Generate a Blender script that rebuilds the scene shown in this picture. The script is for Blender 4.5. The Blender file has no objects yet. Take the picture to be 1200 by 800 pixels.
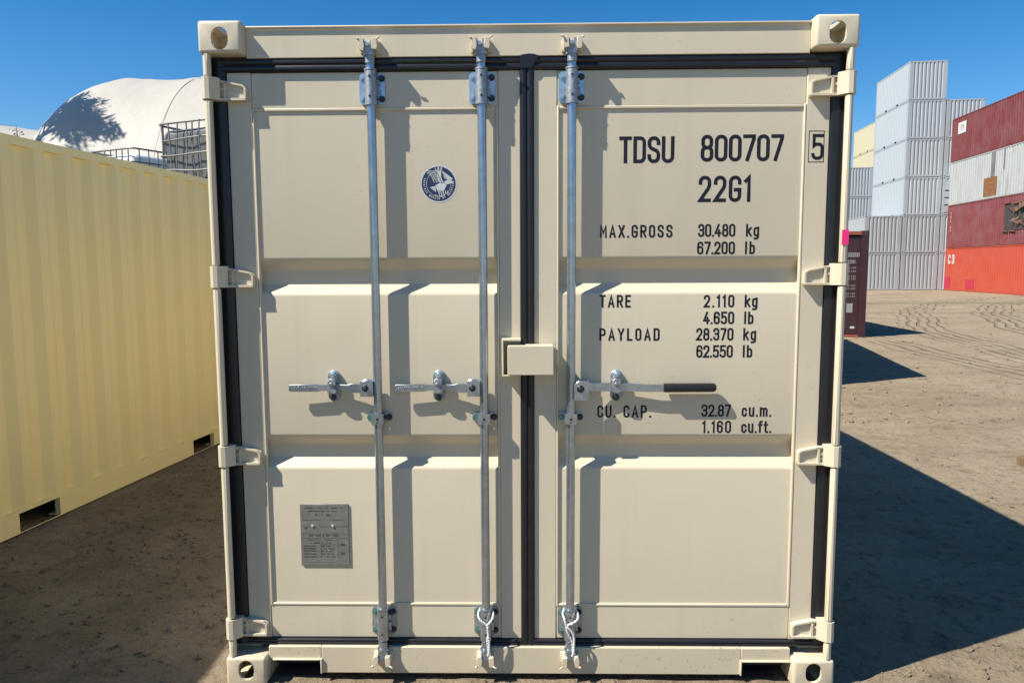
import bpy, bmesh, math, random
import numpy as np
from mathutils import Vector, Matrix, noise as mnoise
R = math.radians
rnd = random.Random(7)
sc = bpy.context.scene
COL = sc.collection

# ------------------------------------------------------------------ camera
def make_camera():
    cd = bpy.data.cameras.new('camera'); cam = bpy.data.objects.new('camera', cd); COL.objects.link(cam)
    f, yaw, pit, rol = 858.73, -0.01777, -0.09981, -0.00451
    cd.sensor_fit = 'HORIZONTAL'; cd.sensor_width = 36.0; cd.lens = 36.0 * f / 1200.0
    cd.clip_start = 0.05; cd.clip_end = 2000
    cy, sy, cp, sp = math.cos(yaw), math.sin(yaw), math.cos(pit), math.sin(pit)
    fw = Vector((sy * cp, cy * cp, sp)); r0 = Vector((cy, -sy, 0)); u0 = r0.cross(fw)
    r = math.cos(rol) * r0 + math.sin(rol) * u0; u = -math.sin(rol) * r0 + math.cos(rol) * u0
    M = Matrix(((r.x, u.x, -fw.x, -0.00835), (r.y, u.y, -fw.y, -2.79177), (r.z, u.z, -fw.z, 1.67497), (0, 0, 0, 1)))
    cam.matrix_world = M
    sc.camera = cam
make_camera()

# ------------------------------------------------------------------ sky, sun, exposure
SUN_EL, SUN_AZ = 49.3, 24.5                      # light travels towards +x, AZ degrees round to +y
tl = Vector((-math.cos(R(SUN_AZ)) * math.cos(R(SUN_EL)), -math.sin(R(SUN_AZ)) * math.cos(R(SUN_EL)), math.sin(R(SUN_EL))))
w = bpy.data.worlds.new("World"); sc.world = w; w.use_nodes = True
nt = w.node_tree
sky = nt.nodes.new('ShaderNodeTexSky'); sky.sky_type = 'NISHITA'; sky.sun_disc = False
sky.sun_elevation = R(SUN_EL); sky.sun_rotation = math.atan2(tl.x, tl.y)
sky.altitude = 600; sky.air_density = 1.0; sky.dust_density = 0.3; sky.ozone_density = 3.0
bg = nt.nodes['Background']; bg.inputs['Strength'].default_value = 0.083
hs = nt.nodes.new('ShaderNodeHueSaturation'); hs.inputs['Saturation'].default_value = 1.4      # deep clear-sky blue
nt.links.new(sky.outputs[0], hs.inputs['Color']); nt.links.new(hs.outputs[0], bg.inputs[0])
sl = bpy.data.lights.new('sun', 'SUN'); sl.energy = 5.0; sl.angle = R(0.53); sl.color = (1.0, 0.93, 0.82)
sun = bpy.data.objects.new('sun', sl); COL.objects.link(sun)
sun.rotation_euler = tl.to_track_quat('Z', 'Y').to_euler(); sun.location = (-20, -10, 30)
sc.view_settings.view_transform = 'Standard'; sc.view_settings.look = 'None'
sc.view_settings.gamma = 1; sc.view_settings.use_curve_mapping = False
sc.view_settings.exposure = 0.73

# ------------------------------------------------------------------ materials
MATS = {}
def nodemat(name):
    m = bpy.data.materials.new(name); m.use_nodes = True
    MATS[name] = m
    return m, m.node_tree, m.node_tree.nodes['Principled BSDF']
def N(t, typ, **kw):
    n = t.nodes.new(typ)
    for k, v in kw.items():
        if k in n.inputs: n.inputs[k].default_value = v
        else: setattr(n, k, v)
    return n
def coords(t, scale=(1, 1, 1)):
    g = N(t, 'ShaderNodeNewGeometry'); mp = N(t, 'ShaderNodeMapping'); mp.inputs['Scale'].default_value = scale
    t.links.new(g.outputs['Position'], mp.inputs['Vector']); return mp.outputs[0]
def mixc(t, fac, a, b):
    n = N(t, 'ShaderNodeMix', data_type='RGBA')
    for s, v in (('Factor', fac), ('A', a), ('B', b)):
        i = [x for x in n.inputs if x.name == s and (x.type == 'RGBA' or s == 'Factor')][0]
        if s == 'Factor': i = n.inputs[0]
        if hasattr(v, 'links'): t.links.new(v, i)
        elif s == 'Factor': i.default_value = v
        else: i.default_value = (*v, 1)
    return [o for o in n.outputs if o.type == 'RGBA'][0]
def noise(t, vec, scale, detail=4, rough=.55, dist=0):
    n = N(t, 'ShaderNodeTexNoise'); n.inputs['Scale'].default_value = scale; n.inputs['Detail'].default_value = detail
    n.inputs['Roughness'].default_value = rough; n.inputs['Distortion'].default_value = dist
    t.links.new(vec, n.inputs['Vector']); return n.outputs['Fac']
def ramp(t, fac, a, b):
    n = N(t, 'ShaderNodeMapRange'); n.inputs['From Min'].default_value = a; n.inputs['From Max'].default_value = b
    t.links.new(fac, n.inputs['Value']); return n.outputs[0]
def mul(t, a, b):
    n = N(t, 'ShaderNodeMath', operation='MULTIPLY')
    for i, v in enumerate((a, b)):
        if hasattr(v, 'links'): t.links.new(v, n.inputs[i])
        else: n.inputs[i].default_value = v
    return n.outputs[0]
def bump(t, b, h, strength, dist):
    n = N(t, 'ShaderNodeBump'); n.inputs['Strength'].default_value = strength; n.inputs['Distance'].default_value = dist
    t.links.new(h, n.inputs['Height']); t.links.new(n.outputs[0], b.inputs['Normal'])

def paint(name, rgb, rough=.4, wave=.6, dirt=.35, dirtcol=(.16, .12, .08), streak=.0, spec=.5, fade=0.12):
    m, t, b = nodemat(name)
    v = coords(t)
    c = mixc(t, mul(t, ramp(t, noise(t, v, 1.3, 5, .6), .35, .75), fade), rgb, tuple(min(1, x * .72 + .08) for x in rgb))
    if streak:
        vs = coords(t, (7, 7, .35))
        c = mixc(t, mul(t, ramp(t, noise(t, vs, 1.2, 5, .65), .52, .74), streak), c, dirtcol)
    # dust and scuffs: fine specks, more of them low down
    sp = ramp(t, noise(t, v, 55, 3, .6), .62, .70)
    patch = ramp(t, noise(t, v, 2.2, 4, .6), .45, .7)
    c = mixc(t, mul(t, mul(t, sp, patch), dirt), c, dirtcol)
    t.links.new(c, b.inputs['Base Color'])
    b.inputs['Roughness'].default_value = rough
    b.inputs['Specular IOR Level'].default_value = spec
    t.links.new(ramp(t, noise(t, v, 9, 3), 0, 1), b.inputs['Roughness'])
    rr = N(t, 'ShaderNodeMapRange'); rr.inputs['To Min'].default_value = rough - .06; rr.inputs['To Max'].default_value = rough + .08
    t.links.new(noise(t, v, 9, 3), rr.inputs['Value']); t.links.new(rr.outputs[0], b.inputs['Roughness'])
    ad = N(t, 'ShaderNodeMath', operation='ADD'); t.links.new(mul(t, noise(t, v, 2.4, 2, .4), wave), ad.inputs[0])
    t.links.new(mul(t, noise(t, v, 160, 2), .012), ad.inputs[1])
    bump(t, b, ad.outputs[0], .55, .02)
    return m
def plain(name, rgb, rough=.5, metal=0, nscale=30, var=.25, bmp=.0, spec=.5):
    m, t, b = nodemat(name); v = coords(t)
    c = mixc(t, ramp(t, noise(t, v, nscale, 4), .3, .75), rgb, tuple(x * (1 - var) for x in rgb))
    t.links.new(c, b.inputs['Base Color']); b.inputs['Roughness'].default_value = rough; b.inputs['Metallic'].default_value = metal
    b.inputs['Specular IOR Level'].default_value = spec
    if bmp: bump(t, b, noise(t, v, nscale * 1.5, 3), bmp, .004)
    return m

CREAM = paint('cream_container_paint', (.585, .522, .392), .42, .4, .4, (.30, .26, .19), streak=.10, fade=.2)
SILL = paint('scuffed_cream_paint', (.555, .49, .36), .5, .3, 1.0, (.20, .15, .09), spec=.4)
IVORY = paint('ivory_container_paint', (.78, .66, .325), .5, .6, .1, fade=.08)
PALE = paint('pale_yellow_paint', (.46, .425, .29), .55, .5, .1)
SILVER = paint('silver_grey_paint', (.36, .40, .43), .45, .6, .3, (.25, .22, .2))
MAROON = paint('maroon_paint', (.135, .020, .022), .6, .8, .6, (.36, .14, .1), streak=.25, fade=.5)
MAROON2 = paint('faded_maroon_paint', (.165, .030, .034), .6, .8, .7, (.26, .11, .09), streak=.3, fade=.6)
SHADEMAR = paint('dark_maroon_paint', (.042, .010, .013), .5, .6, .3, (.08, .03, .02))  # near-black colour stands in for shade on the maroon doors
REDHEAD = paint('rusty_red_paint', (.28, .07, .04), .6, .6, .6, (.4, .16, .04))  # brighter red paints the end rails as sunlit, with rust specks
ORANGE = paint('orange_red_paint', (.40, .055, .026), .55, .8, .3, (.35, .1, .06), fade=.3)
WEATH = paint('weathered_grey_paint', (.36, .385, .38), .6, .9, .6, (.17, .16, .14), streak=.75, fade=.3)
SILVERD = paint('grimy_silver_paint', (.32, .35, .37), .5, .6, .6, (.19, .17, .15), streak=.5, fade=.5)
ROPEM = plain('white_cord', (.75, .75, .74), .6, 0, 300, .3, .4)
ZINC = plain('galvanised_steel', (.43, .50, .58), .29, .88, 30, .25, .06)
CAGE = plain('dull_cage_steel', (.16, .17, .18), .55, .3, 40, .3)
ZINCD = plain('cast_galvanised_steel', (.40, .43, .46), .48, .7, 60, .4, .3)
BLUEZ = plain('blue_zinc_plate', (.46, .60, .72), .35, .7, 25, .3, .1)
GREENB = plain('green_zinc_bolt', (.10, .27, .26), .35, .5, 60, .3)
DARKB = plain('dark_steel_bolt', (.05, .06, .075), .4, .6, 60, .3)
RUBBER = plain('black_rubber', (.012, .014, .019), .36, 0, 14, .3, .05, spec=.45)
GRIP = plain('black_grip', (.012, .013, .017), .45, 0, 60, .2)
INK = plain('black_lettering', (.012, .013, .022), .5, 0, 40, .2, spec=.3)
WHITEP = plain('white_print', (.55, .56, .57), .5, 0, 40, .1)
NAVY = plain('navy_print', (.012, .028, .085), .45, 0, 40, .1)
PINK = plain('pink_tape', (.85, .03, .22), .5, 0, 40, .15)
PLATEM = plain('stamped_metal_plate', (.21, .205, .19), .55, .2, 40, .25, .2)
PLATEI = plain('dark_plate_print', (.06, .058, .055), .6, 0, 40, .2)
RIVET = plain('bright_rivet', (.8, .8, .8), .3, .6, 40, .1)
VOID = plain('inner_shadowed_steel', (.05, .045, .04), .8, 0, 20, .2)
ROOFM = paint('roof_paint', (.55, .5, .4), .5, .5, .3)
STAIN = plain('grey_stain', (.20, .205, .20), .7, 0, 2, .5)
TORN = plain('torn_rusty_metal', (.16, .085, .06), .85, 0, 6, .6, .6)
HOLER = plain('rusty_metal', (.28, .12, .045), .85, 0, 9, .6, .6)
PALEG = plain('faded_marking', (.36, .34, .34), .6, 0, 60, .3)
WOOD = plain('weathered_wood', (.20, .13, .07), .8, 0, 12, .5, .5)
GREYTANK = plain('grey_plastic_tank', (.10, .112, .118), .5, 0, 6, .25, .1)
WHITETANK = plain('white_plastic_tank', (.72, .74, .74), .45, 0, 4, .08)
LEAF = plain('dark_needles', (.030, .045, .026), .7, 0, 3, .5)
BARK = plain('tree_bark', (.12, .08, .055), .9, 0, 8, .5, .6)

def fabric(name, rgb):
    m, t, b = nodemat(name); v = coords(t)
    c = mixc(t, ramp(t, noise(t, v, .35, 6, .6), .35, .8), rgb, tuple(x * .90 for x in rgb))
    c = mixc(t, mul(t, ramp(t, noise(t, coords(t, (1, 1, .25)), 1.2, 5, .6), .55, .8), .16), c, (.5, .46, .4))
    t.links.new(c, b.inputs['Base Color']); b.inputs['Roughness'].default_value = .6
    a = N(t, 'ShaderNodeMath', operation='ADD'); t.links.new(noise(t, v, .8, 4, .5, .6), a.inputs[0]); t.links.new(mul(t, noise(t, coords(t, (1, .4, 1)), 3, 4), .25), a.inputs[1])
    bump(t, b, a.outputs[0], .34, .11)
    return m
FABRIC = fabric('white_tent_fabric', (.40, .38, .335))
PINKO = plain('faded_pink_paint', (.45, .03, .07), .6)

def ground_mat():
    m, t, b = nodemat('dry_dirt'); v = coords(t)
    c = mixc(t, ramp(t, noise(t, v, .55, 7, .62, .4), .32, .70), (.280, .220, .146), (.365, .300, .213))
    c = mixc(t, mul(t, ramp(t, noise(t, coords(t, (.5, 2.6, 1)), .9, 7, .65, .3), .47, .66), .5), c, (.185, .142, .092))
    c = mixc(t, mul(t, ramp(t, noise(t, v, 14, 6, .7), .52, .66), .6), c, (.12, .092, .062))
    c = mixc(t, mul(t, ramp(t, noise(t, v, 3.2, 8, .7, .8), .56, .66), .55), c, (.12, .094, .064))
    c = mixc(t, mul(t, ramp(t, noise(t, v, 26, 5, .7), .56, .66), .5), c, (.34, .29, .22))
    # darker soil in the lane between the containers on the left
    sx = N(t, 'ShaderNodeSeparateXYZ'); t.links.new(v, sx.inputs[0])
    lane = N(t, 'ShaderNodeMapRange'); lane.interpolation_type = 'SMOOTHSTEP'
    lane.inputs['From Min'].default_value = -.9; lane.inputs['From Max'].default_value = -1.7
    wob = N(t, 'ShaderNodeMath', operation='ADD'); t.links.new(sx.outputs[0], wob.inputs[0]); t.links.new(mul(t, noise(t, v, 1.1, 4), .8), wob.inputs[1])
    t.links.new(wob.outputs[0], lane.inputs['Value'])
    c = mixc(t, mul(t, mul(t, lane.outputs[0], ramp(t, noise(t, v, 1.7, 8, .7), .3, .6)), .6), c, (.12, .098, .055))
    vo = N(t, 'ShaderNodeTexVoronoi'); vo.inputs['Scale'].default_value = 42; t.links.new(v, vo.inputs['Vector'])
    n2 = ramp(t, vo.outputs['Distance'], .22, .10)
    msk = ramp(t, noise(t, v, 5, 4), .50, .62)
    c = mixc(t, mul(t, mul(t, n2, msk), .7), c, (.06, .045, .032))
    # tyre tracks: curved bundles of tread lines sweeping across the yard
    hb = None
    for (cx, cy, r0, wd, fr, st) in ((49.4, 4, 38.3, 1.5, 52, .42), (49.4, 4, 40.6, 1.5, 52, .38), (53, 9, 45.2, 1.2, 50, .3), (14, -46, 70, 1.6, 34, .45), (14, -46, 77, 3.2, 26, .45), (5, -80, 112, 3.4, 20, .45), (-10, 38, 25, 1.4, 40, .25)):
        sub = N(t, 'ShaderNodeVectorMath', operation='SUBTRACT'); t.links.new(v, sub.inputs[0]); sub.inputs[1].default_value = (cx, cy, 0)
        sc2 = N(t, 'ShaderNodeVectorMath', operation='MULTIPLY'); t.links.new(sub.outputs[0], sc2.inputs[0]); sc2.inputs[1].default_value = (1, 1, 0)
        ln = N(t, 'ShaderNodeVectorMath', operation='LENGTH'); t.links.new(sc2.outputs[0], ln.inputs[0])
        d = N(t, 'ShaderNodeMath', operation='ADD'); t.links.new(ln.outputs['Value'], d.inputs[0]); t.links.new(mul(t, noise(t, v, .22, 2), 1.1), d.inputs[1])
        e = N(t, 'ShaderNodeMath', operation='SUBTRACT'); t.links.new(d.outputs[0], e.inputs[0]); e.inputs[1].default_value = r0 + .45
        ab = N(t, 'ShaderNodeMath', operation='ABSOLUTE'); t.links.new(e.outputs[0], ab.inputs[0])
        band = ramp(t, ab.outputs[0], wd * .5, wd * .35)
        si = N(t, 'ShaderNodeMath', operation='SINE'); t.links.new(mul(t, d.outputs[0], fr * .45), si.inputs[0])
        line = ramp(t, si.outputs[0], .25, .8)
        k = mul(t, mul(t, band, line), ramp(t, noise(t, v, 1.1, 4), .32, .48))
        c = mixc(t, mul(t, k, st), c, (.085, .064, .044))
        if hb is None: hb = k
        else:
            ad = N(t, 'ShaderNodeMath', operation='MAXIMUM'); t.links.new(hb, ad.inputs[0]); t.links.new(k, ad.inputs[1]); hb = ad.outputs[0]
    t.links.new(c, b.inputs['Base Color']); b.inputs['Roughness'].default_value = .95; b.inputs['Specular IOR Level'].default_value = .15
    a = N(t, 'ShaderNodeMath', operation='ADD'); t.links.new(noise(t, v, 5, 10, .72), a.inputs[0])
    t.links.new(mul(t, noise(t, v, 60, 5, .7), .35), a.inputs[1])
    a2 = N(t, 'ShaderNodeMath', operation='SUBTRACT'); t.links.new(a.outputs[0], a2.inputs[0]); t.links.new(mul(t, hb, .8), a2.inputs[1])
    bump(t, b, a2.outputs[0], 1.0, .05)
    return m
DIRT = ground_mat()

# ------------------------------------------------------------------ mesh helpers
class MB:
    def __init__(s): s.v = []; s.f = []; s.mi = []
    def add(s, vs, fs, mi=0):
        o = len(s.v); s.v += [tuple(p) for p in vs]; s.f += [tuple(i + o for i in f) for f in fs]; s.mi += [mi] * len(fs)
    def box(s, x0, x1, y0, y1, z0, z1, mi=0):
        s.add([(x0, y0, z0), (x1, y0, z0), (x1, y1, z0), (x0, y1, z0), (x0, y0, z1), (x1, y0, z1), (x1, y1, z1), (x0, y1, z1)],
              [(0, 3, 2, 1), (4, 5, 6, 7), (0, 1, 5, 4), (1, 2, 6, 5), (2, 3, 7, 6), (3, 0, 4, 7)], mi)
    def prism(s, prof, fn, a, b, mi=0):
        """profile list of 2-D points (ccw) extruded between a and b, fn(u, v, w) -> xyz"""
        n = len(prof); vs = [fn(u, v, a) for u, v in prof] + [fn(u, v, b) for u, v in prof]
        s.add(vs, [tuple(range(n))[::-1], tuple(range(n, 2 * n))] + [(i, (i + 1) % n, (i + 1) % n + n, i + n) for i in range(n)], mi)
    def tube(s, pts, r, seg=10, mi=0, caps=True):
        pts = [Vector(p) for p in pts]; n = len(pts); rs = r if isinstance(r, (list, tuple)) else [r] * n
        T = [(pts[min(i + 1, n - 1)] - pts[max(i - 1, 0)]).normalized() for i in range(n)]
        up = Vector((0, 0, 1)) if abs(T[0].z) < .9 else Vector((0, 1, 0))
        a = T[0].cross(up).normalized(); vs = []
        for i in range(n):
            a = (a - T[i] * a.dot(T[i])).normalized(); b = T[i].cross(a)
            for k in range(seg):
                q = 2 * math.pi * k / seg; vs.append(pts[i] + (a * math.cos(q) + b * math.sin(q)) * rs[i])
        fs = [(i * seg + k, i * seg + (k + 1) % seg, (i + 1) * seg + (k + 1) % seg, (i + 1) * seg + k) for i in range(n - 1) for k in range(seg)]
        if caps: fs += [tuple(range(seg))[::-1], tuple((n - 1) * seg + k for k in range(seg))]
        s.add(vs, fs, mi)
    def cyl(s, p, q, r, seg=12, mi=0): s.tube([p, q], r, seg, mi)
    def mesh(s, name, smooth=35):
        me = bpy.data.meshes.new(name); me.from_pydata(s.v, [], s.f); me.update()
        me.polygons.foreach_set('material_index', s.mi)
        bm = bmesh.new(); bm.from_mesh(me); bmesh.ops.recalc_face_normals(bm, faces=bm.faces); bm.to_mesh(me); bm.free()
        if smooth:
            me.shade_smooth(); me.set_sharp_from_angle(angle=R(smooth))
        return me
def link(name, me, mats, parent=None, loc=None, kind=None, label=None):
    o = bpy.data.objects.new(name, me); COL.objects.link(o)
    if parent: o.parent = parent
    if loc: o.location = loc
    if me is not None and mats:
        mats = mats if isinstance(mats, (list, tuple)) else [mats]
        while len(me.materials) < len(mats): me.materials.append(None)
        for i, m in enumerate(mats):
            o.material_slots[i].link = 'OBJECT'; o.material_slots[i].material = m
    if kind: o['kind'] = kind
    if label: o['label'] = label
    return o
def bev(o, wd, seg=2):
    m = o.modifiers.new('bevel', 'BEVEL'); m.width = wd; m.segments = seg; m.limit_method = 'ANGLE'; m.angle_limit = R(40); m.harden_normals = False
    return o
def thing(name, label, cat, loc=(0, 0, 0), rz=0, group=None):
    o = bpy.data.objects.new(name, None); COL.objects.link(o); o.location = loc; o.rotation_euler = (0, 0, rz)
    o.empty_display_size = .3; o['label'] = label; o['category'] = cat
    if group: o['group'] = group
    return o
def stadium(cx, cz, hw, hh, n=8):
    pts = []
    for k in range(n + 1): q = math.pi * k / n; pts.append((cx + hw * math.cos(q), cz + (hh - hw) + hw * math.sin(q)))
    for k in range(n + 1): q = math.pi + math.pi * k / n; pts.append((cx + hw * math.cos(q), cz - (hh - hw) + hw * math.sin(q)))
    return pts
def oct_pts(cx, cz, hw, hh, c):
    return [(cx - hw + c, cz - hh), (cx + hw - c, cz - hh), (cx + hw, cz - hh + c), (cx + hw, cz + hh - c), (cx + hw - c, cz + hh), (cx - hw + c, cz + hh), (cx - hw, cz + hh - c), (cx - hw, cz - hh + c)]
XZ = lambda u, v, w: (u, w, v)
YZ = lambda u, v, w: (w, u, v)
XY = lambda u, v, w: (u, v, w)

# ------------------------------------------------------------------ stroke lettering (plain condensed gothic)
w_ = .40
GL = {
 'T': (w_, [[(0, 1), (w_, 1)], [(w_ / 2, 0), (w_ / 2, 1)]]),
 'D': (w_, ['c', [(0, 0), (w_, 0, .18), (w_, 1, .18), (0, 1)]]),
 'S': (w_, [[(w_, .77), (w_, 1, .19), (0, 1, .19), (0, .60, .13), (w_, .42, .13), (w_, 0, .19), (0, 0, .19), (0, .23)]]),
 'U': (w_, [[(0, 1), (0, 0, .19), (w_, 0, .19), (w_, 1)]]),
 '8': (w_, ['c', [(.02, 1, .17), (w_ - .02, 1, .17), (w_ - .02, .53, .16), (.02, .53, .16)], 'c', [(0, .53, .17), (w_, .53, .17), (w_, 0, .18), (0, 0, .18)]]),
 '0': (w_, ['c', [(0, 0, .19), (w_, 0, .19), (w_, 1, .19), (0, 1, .19)]]),
 'O': (w_, ['c', [(0, 0, .19), (w_, 0, .19), (w_, 1, .19), (0, 1, .19)]]),
 '7': (w_, [[(0, 1), (w_, 1), (w_, .92), (.13, 0)]]),
 '5': (w_, [[(w_, 1), (.03, 1), (.03, .55), (.1, .62, .04), (w_, .62, .18), (w_, 0, .18), (0, 0, .16), (0, .16)]]),
 '2': (w_, [[(0, .76), (0, 1, .19), (w_, 1, .19), (w_, .60, .10), (0, 0), (w_, 0)]]),
 'G': (w_, [[(w_, .76), (w_, 1, .19), (0, 1, .19), (0, 0, .19), (w_, 0, .19), (w_, .46), (w_ * .55, .46)]]),
 '1': (.14, [[(0, .84), (.14, 1), (.14, 0)]]),
 'M': (.46, [[(0, 0), (0, 1), (.23, .36), (.46, 1), (.46, 0)]]),
 'A': (.44, [[(0, 0), (.22, 1), (.44, 0)], [(.07, .28), (.37, .28)]]),
 'X': (.42, [[(0, 0), (.42, 1)], [(0, 1), (.42, 0)]]),
 'R': (w_, [[(0, 0), (0, 1), (w_, 1, .18), (w_, .48, .18), (0, .48)], [(.2, .48), (w_, 0)]]),
 'P': (w_, [[(0, 0), (0, 1), (w_, 1, .18), (w_, .45, .18), (0, .45)]]),
 '3': (w_, [[(0, .80), (0, 1, .18), (w_, 1, .18), (w_, .54, .15), (.13, .54)], [(.2, .54), (w_, .54, .16), (w_, 0, .19), (0, 0, .19), (0, .20)]]),
 '4': (.44, [[(.27, 1), (0, .25), (.44, .25)], [(.31, .5), (.31, 0)]]),
 '6': (w_, [[(w_, .78), (w_, 1, .19), (0, 1, .19), (0, 0, .19), (w_, 0, .19), (w_, .58, .18), (0, .58, .1), (0, .5)]]),
 '9': (w_, [[(0, .2), (0, 0, .19), (w_, 0, .19), (w_, 1, .19), (0, 1, .19), (0, .42, .18), (w_, .42)]]),
 'E': (.34, [[(.34, 1), (0, 1), (0, 0), (.34, 0)], [(0, .52), (.3, .52)]]),
 'F': (.34, [[(.34, 1), (0, 1), (0, 0)], [(0, .52), (.3, .52)]]),
 'Y': (.44, [[(0, 1), (.22, .45), (.44, 1)], [(.22, .48), (.22, 0)]]),
 'L': (.34, [[(0, 1), (0, 0), (.34, 0)]]),
 'C': (w_, [[(w_, .74), (w_, 1, .19), (0, 1, .19), (0, 0, .19), (w_, 0, .19), (w_, .26)]]),
 'B': (w_, ['c', [(0, 0), (w_, 0, .17), (w_, .53, .16), (w_, 1, .17), (0, 1)], [(0, .53), (w_, .53)]]),
 'H': (w_, [[(0, 0), (0, 1)], [(w_, 0), (w_, 1)], [(0, .5), (w_, .5)]]),
 'I': (.0, [[(0, 0), (0, 1)]]),
 'N': (.42, [[(0, 0), (0, 1), (.42, 0), (.42, 1)]]),
 '.': (.0, [[(0, -.05), (0, .06)]]),
 'k': (.36, [[(0, 0), (0, 1)], [(.34, .70), (.0, .30)], [(.12, .44), (.36, 0)]]),
 'g': (.34, ['c', [(0, 0.02, .16), (.34, 0.02, .16), (.34, .70, .16), (0, .70, .16)], [(.34, .74), (.34, -.26, .16), (.02, -.26)]]),
 'l': (.0, [[(0, 0), (0, 1)]]),
 'b': (.34, [[(0, 0), (0, 1)], 'c', [(0, 0, .16), (.34, 0, .16), (.34, .70, .16), (0, .70, .16)]]),
 'c': (.32, [[(.32, .52), (.32, .70, .16), (0, .70, .16), (0, 0, .16), (.32, 0, .16), (.32, .2)]]),
 'u': (.34, [[(0, .74), (0, 0, .16), (.34, 0, .14), (.34, .2)], [(.34, 0), (.34, .74)]]),
 'm': (.56, [[(0, 0), (0, .74)], [(0, .6), (0, .70, .1), (.28, .70, .14), (.28, 0)], [(.28, .6), (.28, .70, .1), (.56, .70, .14), (.56, 0)]]),
 'f': (.22, [[(.24, 1), (.08, 1, .1), (.08, 0)], [(-.02, .70), (.22, .70)]]),
 't': (.22, [[(.08, .96), (.08, 0, .1), (.24, 0)], [(-.02, .70), (.22, .70)]]),
 ' ': (.16, []),
}
def fillet(pts, closed):
    out = []; n = len(pts)
    for i, p in enumerate(pts):
        r = p[2] if len(p) > 2 else 0
        P = Vector(p[:2])
        if r == 0 or (not closed and i in (0, n - 1)): out.append(P); continue
        A = Vector(pts[(i - 1) % n][:2]); B = Vector(pts[(i + 1) % n][:2])
        da, db = (A - P), (B - P); r1 = min(r, da.length * .5 if len(pts[(i - 1) % n]) > 2 else da.length); r2 = min(r, db.length * .5 if len(pts[(i + 1) % n]) > 2 else db.length)
        a = P + da.normalized() * r1; b = P + db.normalized() * r2
        for k in range(7):
            q = k / 6; c = .56
            c1 = a + (P - a) * c; c2 = b + (P - b) * c
            out.append(a * (1 - q) ** 3 + c1 * 3 * q * (1 - q) ** 2 + c2 * 3 * q * q * (1 - q) + b * q ** 3)
    res = [out[0]]
    for p in out[1:]:
        if (p - res[-1]).length > 1e-4: res.append(p)
    if closed and (res[0] - res[-1]).length < 1e-4: res.pop()
    return res
def ribbon(mb, pts, closed, hw, mp, mi=0):
    n = len(pts); L, Rr = [], []
    for i in range(n):
        if closed: a, b = pts[i - 1], pts[(i + 1) % n]
        else: a, b = pts[max(i - 1, 0)], pts[min(i + 1, n - 1)]
        d1 = (pts[i] - a); d2 = (b - pts[i])
        if d1.length < 1e-9: d1 = d2
        if d2.length < 1e-9: d2 = d1
        d1 = d1.normalized(); d2 = d2.normalized(); t = (d1 + d2)
        t = t.normalized() if t.length > 1e-6 else d1
        nn = Vector((-t.y, t.x)); k = 1 / max(.45, nn.dot(Vector((-d1.y, d1.x))))
        L.append(pts[i] + nn * hw * k); Rr.append(pts[i] - nn * hw * k)
    vs = [mp(p.x, p.y) for p in L] + [mp(p.x, p.y) for p in Rr]
    m = n if closed else n - 1
    mb.add(vs, [(i, i + n, (i + 1) % n + n, (i + 1) % n) for i in range(m)], mi)
def text(mb, s, x0, x1, h, mp, st=.125, mi=0):
    """fits s between x0 and x1 (outer edges), cap height h; mp(x, z) -> xyz (z from the baseline)"""
    sw = st * h; hh = h - sw; lift = [0]
    o_ = Vector(mp(0, 0)); nn_ = (Vector(mp(0, 1)) - o_).cross(Vector(mp(1, 0)) - o_).normalized() * -1
    def mq(x, z): return tuple(Vector(mp(x, z)) + nn_ * lift[0])
    ws = [GL[c][0] * hh for c in s]; n = len(s)
    gap = ((x1 - x0) - sum(ws) - sw) / max(1, n - 1); x = x0 + sw / 2
    for c, wd in zip(s, ws):
        closed = False
        for g in GL[c][1]:
            if g == 'c': closed = True; continue
            pts = [Vector((x + p.x * hh, sw / 2 + p.y * hh)) for p in fillet(g, closed)]
            if not closed:
                d = (pts[0] - pts[1]).normalized(); pts[0] = pts[0] + d * sw * .48
                d = (pts[-1] - pts[-2]).normalized(); pts[-1] = pts[-1] + d * sw * .48
                if c == '.': pts = [Vector((x, 0)), Vector((x, sw * 1.05))]
            ribbon(mb, pts, closed, sw / 2, mq, mi); closed = False; lift[0] = .00012 - lift[0]
        x += wd + gap

# ------------------------------------------------------------------ ground
def vnoise(x, y, sc_, seed=0):
    x = x * sc_; y = y * sc_
    xi = np.floor(x).astype(np.int64); yi = np.floor(y).astype(np.int64); fx = x - xi; fy = y - yi
    fx = fx * fx * (3 - 2 * fx); fy = fy * fy * (3 - 2 * fy)
    def h(a, b):
        n = (a * 374761393 + b * 668265263 + seed * 1442695041) & 0xffffffff
        n = ((n ^ (n >> 13)) * 1274126177) & 0xffffffff
        return ((n ^ (n >> 16)) & 0xffff) / 65535.0
    return (h(xi, yi) * (1 - fx) + h(xi + 1, yi) * fx) * (1 - fy) + (h(xi, yi + 1) * (1 - fx) + h(xi + 1, yi + 1) * fx) * fy
def fbm(x, y, s, o=4, seed=0):
    r = 0; a = .5
    for k in range(o): r = r + a * (vnoise(x, y, s, seed + k) - .5); a *= .5; s *= 2.03
    return r
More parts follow.
